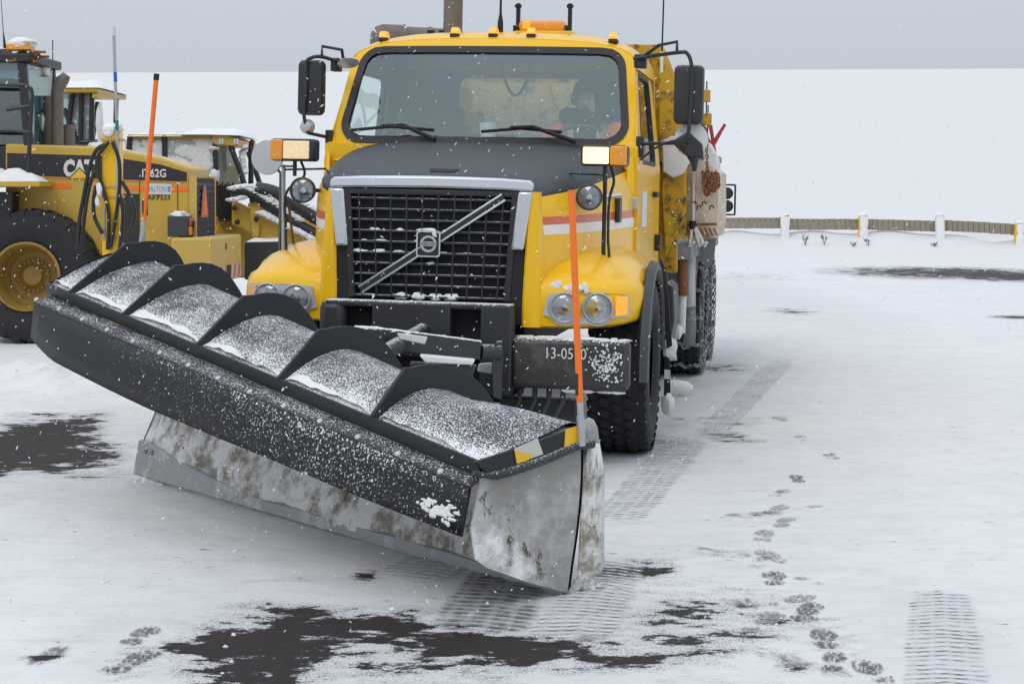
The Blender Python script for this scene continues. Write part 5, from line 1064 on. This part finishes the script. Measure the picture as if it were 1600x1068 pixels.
# wheels
def loader_wheel(x, ly, near):
    wh = MB().lathe([(.35, -.24), (.38, -.27), (.52, -.30), (.62, -.29), (.68, -.26), (.70, -.20), (.70, .20), (.68, .26), (.62, .29), (.52, .30), (.38, .27), (.35, .24)], (0, 0, 0), (0, 1, 0), 56).build('wheel', 'rubber', loader, loc=(x, ly, .72))
    mb = MB()
    for k in range(26):
        for sd in (-1, 1):
            a = 2 * math.pi * (k + (.5 if sd > 0 else 0)) / 26; pts = []
            for rr, w_ in ((.66, 1.1), (.725, .92)):
                for (yy, da) in ((.02, -.05), (.02, .05), (.27, .02), (.27, -.10)): pts.append(((rr - (.03 if yy > .2 else 0)) * math.cos(a + da * w_), sd * yy * 1.05, (rr - (.03 if yy > .2 else 0)) * math.sin(a + da * w_)))
            mb.add(pts, [(4, 5, 6, 7), (0, 1, 5, 4), (1, 2, 6, 5), (2, 3, 7, 6), (3, 0, 4, 7)])
    mb.build('tread', 'rubber', wh, smooth=False, kind='stuff')
    rim = MB().lathe([(.37, -.265), (.372, -.29), (.345, -.292), (.335, -.26), (.31, -.20), (.305, -.10), (.295, -.06), (.27, -.04), (.255, .02), (.20, .03), (.12, -.01), (.10, -.05), (.001, -.055)], (0, 0, 0), (0, 1, 0), 40).build('rim', 'rim_yellow', wh)
    if near:
        for k in range(20): a = 2 * math.pi * k / 20; MB().lathe([(.001, -.03), (.014, -.028), (.016, 0)], (.165 * math.cos(a), .02, .165 * math.sin(a)), (0, 1, 0), 8).build('wheel_nut', 'rim_yellow', rim)
    return wh
loader_wheel(0, .30, True); loader_wheel(0, 1.9, False); loader_wheel(-3.0, .30, True); loader_wheel(-3.0, 1.9, False)
MB().cyl((0, .4, .72), (0, 1.9, .72), .14).cyl((-3, .4, .72), (-3, 1.9, .72), .14).bb(-3.2, 1.0, .75, 1.4, .55, 1.05).bb(-.6, 1.4, .56, 1.6, .70, 1.4).build('frame', 'cat_black', loader)
rows = [[(.86 * math.cos(R_(a)), y, .72 + .86 * math.sin(R_(a))) for y in (.05, .50)] for a in range(25, 150, 10)]
MB().bb(-1.0, -.22, .25, .49, 1.2, 1.62).build('deck_gap_shade', 'cat_black', loader)  # black box added to paint the shade in the gap under the deck
dk = MB().bb(-1.2, lp(63, 285, .0).x, -.02, .50, lp(0, 292, 0).z, lp(0, 283, 0).z).build('deck', 'cat_yellow', loader, bevel=.012)
mb = MB(); snow_pad(mb, -1.2, lp(59, 280, 0).x, 0, .48, lp(0, 283, 0).z, .14, 2, 22, 10); mb.build('deck_snow', 'snow', dk, fix=False)
# cab
x1 = lp(42, 200, .55).x; zt_, zb_ = lp(0, 98, .55).z, lp(0, 226, .55).z
cabL = MB()
for x in (-1.45, x1 - .05):
    for y in (.55, 1.65): cabL.bar((x + (.10 if x > -1 else 0), y, zb_ - .4), (x, y, zt_), .09, .09, (0, 1, 0))
cabL.bb(-1.5, x1 + .05, .52, 1.68, zb_ - .4, zb_ - .02); cabL = cabL.build('cab', 'cat_black', loader, bevel=.01)
for y in (.56, 1.64): MB().bb(-1.4, x1, y, y + .01, zb_, zt_).build('cab_window', 'loader_glass', cabL)
MB().bb(x1 - .02, x1 - .01, .6, 1.6, zb_, zt_).build('cab_window', 'loader_glass', cabL); MB().bb(-.9, -.35, .9, 1.4, zb_, zb_ + .75).build('seat', 'seat_cloth', cabL, bevel=.06)
rf = MB().bb(-1.55, x1 + .06, .48, 1.72, zt_, zt_ + .10).build('cab_roof', 'cat_black', loader, bevel=.02)
mb = MB()
for k in range(46): p = V((random.uniform(-.4, x1 + .08), random.uniform(.46, .75), zt_ + random.uniform(.0, .13))); mb.bar(p, p + V((random.uniform(-.18, .18), random.uniform(-.05, .05), random.uniform(-.03, .03))), .02, .025)
mb.build('roof_debris', 'rust', rf, kind='stuff')
p = lp(32, 75, .6); bcn = MB().bb(p.x - .13, p.x + .13, .5, .72, p.z - .03, p.z + .04).build('roof_beacon', 'amber', rf, bevel=.015); mb = MB(); lump(mb, (p.x + .02, .6, p.z + .05), .16, .13, .06, 8); lump(mb, (p.x - .35, .7, zt_ + .14), .25, .2, .05, 4); mb.build('beacon_snow', 'snow', rf)
p = lp(8, 78, .7); tube_part('antenna', 'black_matte', rf, [p, p + V((-.01, 0, .10)), p + V((-.02, 0, .2)), p + V((-.06, 0, .75))], [.02, .014, .005, .003], 6)
for P in ([(-40, 131), (38, 133), (49, 139), (51, 150), (47, 205), (44, 277)], [(-40, 203), (20, 204), (47, 207)], [(10, 171), (45, 166)]): tube_part('handrail', 'black_plastic', loader, [lp(u, v, .12) for u, v in P], .022)
P = [lp(u, v, 1.0) for u, v in ((89.5, 228), (89.5, 145))]; st = MB().lathe([(.07, 0), (.07, P[1].z - P[0].z), (.055, P[1].z - P[0].z), (.055, .2)], P[0], (0, 0, 1), 20).build('exhaust_stack', 'exhaust', loader)
MB().tube([P[1] + V((0, 0, -.02)), P[1] + V((.01, 0, .05)), P[1] + V((.06, 0, .14)), P[1] + V((.105, 0, .20))], [.07, .071, .072, .05], 16).build('exhaust_elbow', 'exhaust', st)
MB().cyl(lp(74, 228, 1.2), lp(74, 150, 1.2), .05).cyl(lp(105, 228, 1.3), lp(105, 195, 1.3), .085).build('air_cleaner', 'exhaust', loader); mb = MB(); lump(mb, lp(66, 190, 1.2), .05, .06, .14, 2); lump(mb, lp(64, 108, 1.3), .1, .12, .10, 5); mb.build('hood_snow', 'snow', lh)

# ================================================================ HYDRAULIC MAST beside the loader
MY = 17.0; mb_ = at(173, 300, MY); mast = empty('wing_mast', (mb_.x, MY, 0), label='yellow upright hydraulic mast with looping black hoses and a tall grey rod', cat='mast')
m2 = lambda u, v, Y=MY: at(u, v, Y) - V((mb_.x, MY, 0))
MB().bb(-.085, .085, 0, .17, .0, m2(173, 206).z).build('column', 'truck_yellow', mast, bevel=.01); MB().bb(-.25, .25, -.15, .35, 0, .05).build('base_plate', 'cat_yellow', mast)
for v in (218, 291, 307, 372): MB().bb(-.095, .1, -.012, .18, m2(0, v).z - .012, m2(0, v).z + .012).build('column_band', 'cat_yellow_worn', mast)
q = m2(173, 204); mb = MB(); lump(mb, (0, .08, q.z + .02), .10, .11, .06, 2); lump(mb, (-.02, -.01, q.z - .03), .05, .015, .03, 3); mb.build('snow_cap', 'snow', mast)
for P in ([(168, 225), (155, 230), (145, 245), (137, 275), (130, 310), (124, 345), (121, 392)], [(170, 222), (158, 236), (152, 250), (155, 275), (165, 310), (170, 340), (168, 390)], [(175, 222), (183, 240), (187, 262), (186, 300), (180, 345), (172, 390)], [(148, 268), (140, 290), (133, 330), (126, 390)], [(150, 290), (146, 315), (148, 340), (160, 365)], [(190, 283), (200, 300), (210, 325), (208, 350), (195, 372), (186, 380)], [(186, 300), (192, 330), (190, 365), (186, 392)]):
    tube_part('hydraulic_hose', 'hose', mast, crom([m2(u, v, MY - .05) for u, v in P], 6), .020, 7)
rod = tube_part('tall_rod', 'galv', mast, [m2(185, 300, MY - .03), m2(182.5, 200, MY - .03), m2(180, 120, MY - .03), m2(177.5, 42, MY - .03)], .016, 8)
for v0, v1, mm in ((113, 128, 'blue_tape'), (188, 204, 'green_tape'), (41, 56, 'sign_white')): tube_part('tape_band', mm, rod, [m2(177.5 + (v0 - 42) * .0335, v0, MY - .03), m2(177.5 + (v1 - 42) * .0335, v1, MY - .03)], .018, 8)
MB().cyl(m2(163, 325), m2(163, 372), .014).cyl(m2(184, 280), m2(184, 330), .02).build('valve_tube', 'galv', mast); mb = MB(); lump(mb, m2(156, 295, MY - .05), .035, .03, .07, 3); lump(mb, m2(152, 315, MY - .05), .03, .03, .05, 7); mb.build('hose_snow', 'snow', mast)

# ================================================================ BACKHOES BEHIND
def hidden_base(root, x0, x1, y0, y1, z1):
    MB().bb(x0, x1, y0 + .3, y1 - .3, .55, z1).build('body', 'cat_yellow', root, bevel=.03)
    for x, r in ((x0 + .5, .68), (x1 - .4, .45)):
        for y in (y0 + .2, y1 - .2):
            wh = MB().lathe([(r * .5, -.2), (r * .95, -.2), (r, -.13), (r, .13), (r * .95, .2), (r * .5, .2)], (0, 0, 0), (0, 1, 0), 32).build('wheel', 'rubber', root, loc=(x, y, r)); MB().lathe([(r * .52, -.15), (r * .4, -.08), (.001, -.06)], (0, 0, 0), (0, 1, 0), 24).build('rim', 'rim_yellow', wh); MB().lathe([(r * .52, .15), (r * .4, .08), (.001, .06)], (0, 0, 0), (0, 1, 0), 24).build('rim', 'rim_yellow', wh)
# (a) only its snowed-in cab shows above the loader's hood
AY = 23.0; a0 = at(130, 300, AY); bh = empty('backhoe', (a0.x, AY, 0), label='backhoe with yellow roof and black roll bars, mostly hidden behind the loader exhaust', cat='backhoe', group='backhoes parked behind the loader')
A = lambda u, v, d=0: at(u, v, AY + d) - V((a0.x, AY, 0))
hidden_base(bh, -1.6, 1.0, -.2, 1.9, 1.5)
for P in ([(103, 226), (113, 150), (118, 142), (155, 142)], [(126, 226), (127, 145)], [(142, 228), (144, 143)], [(127, 222), (158, 222)], [(100, 170), (112, 200), (122, 226)]): tube_part('roll_bar', 'black_plastic', bh, [A(u, v) for u, v in P], .035, 8)
for P in ([(103, 226), (113, 150)], [(142, 228), (144, 143)]): tube_part('roll_bar', 'black_plastic', bh, [A(u, v) + V((0, 1.4, 0)) for u, v in P], .035, 8)
p0, p1 = A(60, 146), A(157, 138); rf = MB().bb(p0.x, p1.x, -.15, 1.55, p0.z, p0.z + .07).build('roof', 'cat_yellow', bh, bevel=.02); mb = MB(); snow_pad(mb, p0.x, p1.x + .03, -.17, 1.57, p0.z + .07, .13, 5, 18, 12); mb.build('roof_snow', 'snow', rf, fix=False)
MB().bb(A(147, 0).x, A(156, 0).x, -.12, .0, p0.z - .07, p0.z).build('work_light', 'cat_yellow', rf, bevel=.01)
MB().bb(A(104, 0).x, A(146, 0).x, .05, .06, A(0, 228).z, p0.z).build('snowed_window', 'frosted', bh); MB().bb(A(60, 0).x, A(104, 0).x, .05, .06, A(0, 228).z, p0.z).build('window', 'loader_glass', bh)
mb = MB(); lump(mb, A(156, 205), .05, .05, .35, 4); lump(mb, A(152, 228), .14, .1, .06, 5); mb.build('window_snow', 'snow', bh)
p = A(73, 130); tube_part('antenna', 'black_matte', bh, [p + V((0, .3, 0)), p + V((0, .3, .6))], .008, 6); MB().bb(A(62, 0).x, A(80, 0).x, .2, .5, p0.z + .1, p0.z + .24).build('roof_box', 'black_plastic', rf)
# (b) the nearer one with its loader arms to the right
BY = 21.5; b0 = at(330, 300, BY); bb_ = empty('backhoe', (b0.x, BY, 0), label='backhoe loader with snow crusted cab windows and yellow front arms by the truck', cat='backhoe', group='backhoes parked behind the loader')
Bq = lambda u, v, d=0: at(u, v, BY + d) - V((b0.x, BY, 0)); BP = lambda P, d=0: [Bq(u, v, d) for u, v in P]
hidden_base(bb_, -1.3, 1.6, .0, 2.1, 1.3)
zr = Bq(0, 214).z
rf = MB().prism(BP([(286, 212), (330, 211), (336, 226), (372, 228), (374, 219), (350, 210)], -.05), (0, 1.5, 0)).build('roof', 'cat_yellow', bb_, bevel=.02)
MB().bb(Bq(200, 0).x, Bq(330, 0).x, .0, 1.4, zr - .03, zr + .03).build('roof_panel', 'cat_yellow', rf)
mb = MB(); snow_pad(mb, Bq(284, 0).x, Bq(376, 0).x, -.1, 1.5, zr + .03, .11, 3, 22, 12, lambda x, y: -.03 * max(0, x)); snow_pad(mb, Bq(196, 0).x, Bq(290, 0).x, -.05, 1.4, zr + .01, .06, 7, 16, 10); mb.build('roof_snow', 'snow', rf, fix=False)
for u in (345, 349, 368, 372): MB().bb(Bq(u, 0).x - .012, Bq(u, 0).x + .012, -.08, -.02, Bq(0, 226).z, Bq(0, 217).z).build('work_light', 'sign_white', rf, bevel=.004)
for P in ([(336, 224), (338, 275), (334, 300)], [(360, 228), (376, 270), (386, 300)], [(257, 212), (258, 262)], [(203, 214), (200, 262)]): tube_part('cab_post', 'black_plastic', bb_, BP(P, 0), .035); tube_part('cab_post', 'black_plastic', bb_, [p + V((0, 1.35, 0)) for p in BP(P, 0)], .035)
MB().prism(BP([(203, 214), (257, 213), (257, 262), (203, 262)], .02), (0, .01, 0)).build('snowed_window', 'frosted', bb_); MB().prism(BP([(259, 213), (302, 214), (322, 250), (330, 272), (259, 272)], .02), (0, .01, 0)).build('snowed_window', 'frosted', bb_)
MB().prism(BP([(302, 214), (336, 214), (337, 275), (330, 272), (322, 250)], .021), (0, .01, 0)).build('window', 'loader_glass', bb_); MB().prism(BP([(338, 226), (360, 228), (384, 297), (338, 297)], .3), (0, .01, 0)).build('windshield', 'lens', bb_); MB().prism(BP([(338, 226), (360, 228), (384, 297), (338, 297)], .9), (0, .02, 0)).build('far_window', 'cup_white', bb_)
mb = MB()
for k in range(90):
    u, v = random.uniform(205, 330), random.uniform(216, 268)
    if random.random() < .5: lump(mb, Bq(u, v, .02), random.uniform(.04, .12), .008, random.uniform(.03, .08), k, 12, 8)
for k in range(8): lump(mb, Bq(380 + random.uniform(-4, 6), 232 + k * 7, .1), .05, .05, .05, k, 7, 5)
lump(mb, Bq(334, 232), .07, .06, .03, 3); lump(mb, Bq(336, 275), .06, .06, .10, 3); mb.build('window_snow', 'snow', bb_)
tube_part('exhaust_pipe', 'black_plastic', bb_, [Bq(392, 300, .5), Bq(392, 232, .5), Bq(393, 224, .5), Bq(396, 219, .5)], .035, 10); tube_part('mirror_rod', 'black_plastic', bb_, crom(BP([(376, 237), (385, 232), (393, 231)]), 4), .008, 6)
lever = MB()
for k in range(7): lever.tube(BP([(338 + k * 3, 330), (337 + k * 4, 300 - 4 * (k % 3)), (340 + k * 4, 285 + 3 * (k % 2))], -.1), .012, 6)
lever.prism(BP([(334, 290), (360, 290), (364, 345), (336, 345)], .05), (0, .5, 0)); lever.build('controls', 'cat_black', bb_)
arm = MB().prism(BP([(362, 318), (372, 316), (430, 345), (500, 378), (505, 400), (440, 400), (408, 372), (362, 350)], -.2), (0, .12, 0)).build('loader_arm', 'cat_yellow', bb_, bevel=.012); MB().prism([p + V((0, 1.3, 0)) for p in BP([(362, 318), (372, 316), (430, 345), (500, 378), (505, 400), (440, 400), (408, 372), (362, 350)], -.2)], (0, .12, 0)).build('loader_arm', 'cat_yellow', bb_, bevel=.012)
MB().prism(BP([(390, 309), (398, 307), (403, 320), (406, 345), (404, 370), (394, 370), (391, 340)], -.27), (0, .05, 0)).build('arm_link', 'cat_yellow', bb_, bevel=.008)
for u, v in ((394, 313), (401, 342), (367, 325), (371, 347)): MB().lathe([(.001, -.05), (.03, -.045), (.035, 0)], Bq(u, v, -.27), (0, 1, 0), 12).build('arm_pin', 'cat_black', bb_)
for P, r in (([(364, 300), (385, 300), (425, 322), (470, 352), (505, 370)], .06), ([(362, 305), (380, 296), (400, 302)], .035), ([(400, 295), (430, 302), (470, 326), (505, 345)], .09), ([(408, 318), (450, 345), (500, 372)], .04)): tube_part('arm_cylinder', 'black_plastic', bb_, crom(BP(P, -.3), 5), r, 10)
mb = MB()
for P in ([(364, 294), (385, 293), (425, 314), (470, 343)], [(362, 312), (380, 308)], [(372, 292), (395, 291), (420, 302), (436, 318)], [(408, 332), (430, 343), (470, 362), (498, 378)], [(440, 300), (470, 315), (500, 330)]):
    C = crom(BP(P, -.32), 7)
    for k, c in enumerate(C): lump(mb, c, .07, .06, .028, k * 1.7, 7, 5)
mb.build('arm_snow', 'snow', bb_)
bk = MB().prism(BP([(382, 378), (442, 377), (438, 425), (400, 440), (382, 436)], -.6), (0, 1.9, 0)).build('bucket', 'dark_steel', bb_, bevel=.01); mb = MB(); p, q = Bq(381, 378, -.6), Bq(443, 378, -.6); snow_pad(mb, p.x, q.x, -.6, 1.2, p.z - .005, .07, 6, 14, 14); mb.build('bucket_snow', 'snow', bk, fix=False)

# ================================================================ DRIVER
person = empty('person', TM @ V((.60, 1.55, 1.52)), (0, TROLL, -TA), 'driver with dark cap and orange sleeves at the wheel of the plow truck', 'person')
D0 = V((.60, 1.55, 1.52))
def skin(name, m, verts, edges, parent, sub=1):
    me = bpy.data.meshes.new(name); me.from_pydata([tuple(V(v[:3]) - D0) for v in verts], edges, []); o = bpy.data.objects.new(name, me); COL.objects.link(o); o.parent = parent
    md = o.modifiers.new('skin', 'SKIN'); md.use_smooth_shade = True
    for i, v in enumerate(verts): me.skin_vertices[0].data[i].radius = (v[3], v[4] if len(v) > 4 else v[3])
    me.skin_vertices[0].data[0].use_root = True
    o.modifiers.new('sub', 'SUBSURF').render_levels = sub; me.materials.append(MATS[m]); return o
HZ = -.035
VV = [(.60, 1.56, 1.60, .15, .12), (.60, 1.57, 1.80, .15, .11), (.60, 1.55, 1.97, .17, .11), (.60, 1.53, 2.08, .06), (.60, 1.51, 2.13, .055), (.60, 1.49, 2.185, .066, .08), (.60, 1.48, 2.255, .072, .095), (.60, 1.49, 2.325, .058, .07)]
EE = [(i, i + 1) for i in range(7)]
for s in (-1, 1):
    b = len(VV); VV += [(.60 + s * .17, 1.54, 2.02, .075), (.60 + s * .27, 1.44, 1.88, .055), (.60 + s * (.30 if s > 0 else .27), 1.33, 1.78, .048), (.60 + s * .24, 1.20, 1.86, .038), (.60 + s * .20, 1.10, 1.93, .028, .022), (.60 + s * .19, 1.075, 1.965, .036, .018)]
    EE += [(2, b)] + [(b + i, b + i + 1) for i in range(5)]
    for f in range(5):
        h = len(VV); bx = .60 + s * (.205 - f * .014); ln = (.045, .065, .07, .064, .05)[f]
        if f == 0: VV += [(.60 + s * .175, 1.085, 1.955, .010), (.60 + s * .155, 1.075, 1.975, .009)]; EE += [(b + 4, h), (h, h + 1)]
        else: VV += [(bx + s * .012, 1.055, 1.985 - .004 * f, .0095), (bx + s * .010, 1.06, 1.985 + ln * .5, .009), (bx, 1.09, 1.985 + ln * .45, .008)]; EE += [(b + 5, h), (h, h + 1), (h + 1, h + 2)]
    g = len(VV); VV += [(.60 + s * .10, 1.50, 1.58, .10), (.60 + s * .14, 1.14, 1.60, .075), (.60 + s * .13, 1.12, 1.30, .055), (.60 + s * .13, 1.10, 1.10, .045), (.60 + s * .13, .98, 1.08, .04)]; EE += [(0, g)] + [(g + i, g + i + 1) for i in range(4)]
body = skin('body', 'skin', VV, EE, person, 2)
skin('jacket', 'jacket_black', [(.60, 1.56, 1.58, .18, .145), (.60, 1.57, 1.80, .18, .14), (.60, 1.55, 1.97, .195, .135), (.60, 1.53, 2.08, .13, .10), (.60, 1.515, 2.15, .085, .085)], [(0, 1), (1, 2), (2, 3), (3, 4)], person, 2)
for s in (-1, 1):
    sleeve = skin('sleeve', 'hivis_orange', [(.60 + s * .15, 1.54, 2.05, .098), (.60 + s * .21, 1.52, 2.02, .098), (.60 + s * .275, 1.44, 1.91, .088), (.60 + s * (.31 if s > 0 else .28), 1.33, 1.785, .075), (.60 + s * .25, 1.22, 1.85, .06), (.60 + s * .215, 1.14, 1.91, .05)], [(i, i + 1) for i in range(5)], person, 2)
    c0, c1 = V((.60 + s * .245, 1.48, 1.925)) - D0, V((.60 + s * .262, 1.46, 1.90)) - D0; MB().cyl(c0, c1, .092, n=18).build('reflective_band', 'hivis_silver', sleeve); MB().tube([V((.60 + s * .10, 1.43, 2.04)) - D0, V((.60 + s * .10, 1.41, 1.9)) - D0, V((.60 + s * .10, 1.42, 1.7)) - D0], .022, 6).build('reflective_band', 'hivis_silver', person)
MB().lathe([(.001, .055), (.05, .045), (.082, .015), (.09, -.03), (.088, -.05)], V((.60, 1.485, 2.35)) - D0, (0, .12, 1), 24).prism([V((.60 - .06, 1.41, 2.325)) - D0, V((.60 + .06, 1.41, 2.325)) - D0, V((.60 + .05, 1.34, 2.31)) - D0, V((.60 - .05, 1.34, 2.31)) - D0], (0, 0, .008)).build('cap', 'hair', person)
for s in (-1, 1): MB().lathe([(.001, .03), (.035, .025), (.042, 0), (.03, -.02)], V((.60 + s * .08, 1.50, 2.255)) - D0, (s, 0, 0), 16).build('ear_defender', 'hair', person)
hd = V((.60, 1.392, 2.235)) - D0
MB().loft([[hd + V((-.012, .012, .02)), hd + V((0, -.004, .02)), hd + V((.012, .012, .02))], [hd + V((-.018, .012, -.02)), hd + V((0, -.022, -.018)), hd + V((.018, .012, -.02))], [hd + V((-.012, .015, -.028)), hd + V((0, .0, -.03)), hd + V((.012, .015, -.028))]]).build('nose', 'skin', person)
for s in (-1, 1): mb = MB(); lump(mb, hd + V((s * .032, .012, .022)), .013, .008, .007, 1, 8, 6); mb.build('eye', 'hair', person)
mb = MB(); lump(mb, hd + V((0, .045, -.088)), .062, .05, .042, 4, 14, 10); mb.build('beard', 'hair', person); mb = MB(); lump(mb, hd + V((0, .004, -.056)), .018, .006, .004, 2, 8, 5); mb.build('mouth', 'lips', person)
cp = TM @ V((.02, .86, 1.93)); cup = MB().lathe([(.001, 0), (.048, 0), (.06, .13), (.055, .13), (.044, .01), (.001, .012)], (0, 0, 0), (0, 0, 1), 20).build('drinking_cup', 'cup_white', None, loc=cp); tag(cup, 'pale drinking cup on the truck dashboard behind the windshield', 'cup')
gm = MB().loft([[(x * .12, y, .09 * (1 - abs(x) ** 3) * (1 if 0 < i < 3 else .3)) for x in (-1, -.6, 0, .6, 1)] for i, y in enumerate((-.05, -.03, .03, .05))]).build('dash_gauge_hump', 'dash', truck); gm.location = (.28, .95, 1.91)

# ================================================================ FALLING SNOW
rnd = random.Random(11); mb = MB()
for k in range(3200):
    Y = 2.6 + 10.5 * rnd.random() ** .8; u = rnd.uniform(-60, 1660); v = rnd.uniform(-60, 1000); c = at(u, v, Y)
    if c.z < .05: continue
    r = rnd.uniform(.0011, .0022) * (Y / 5) ** .55; 
    if rnd.random() < .05: r *= 1.7
    a = rnd.choice((1, 1, -1)) * rnd.uniform(.5, 1.3); d = V((math.cos(a), rnd.uniform(-.3, .3), math.sin(a))).normalized(); o_ = d.orthogonal().normalized(); t = d.cross(o_); L = r * rnd.uniform(1.2, 3.4)
    mb.add([c + d * L, c - d * L, c + o_ * r, c - o_ * r, c + t * r, c - t * r], [(0, 2, 4), (0, 4, 3), (0, 3, 5), (0, 5, 2), (1, 4, 2), (1, 3, 4), (1, 5, 3), (1, 2, 5)])
fl_o = mb.build('snowflakes', 'snow', None, kind='stuff', smooth=False, fix=False); fl_o['label'] = 'snowflakes falling through the air'
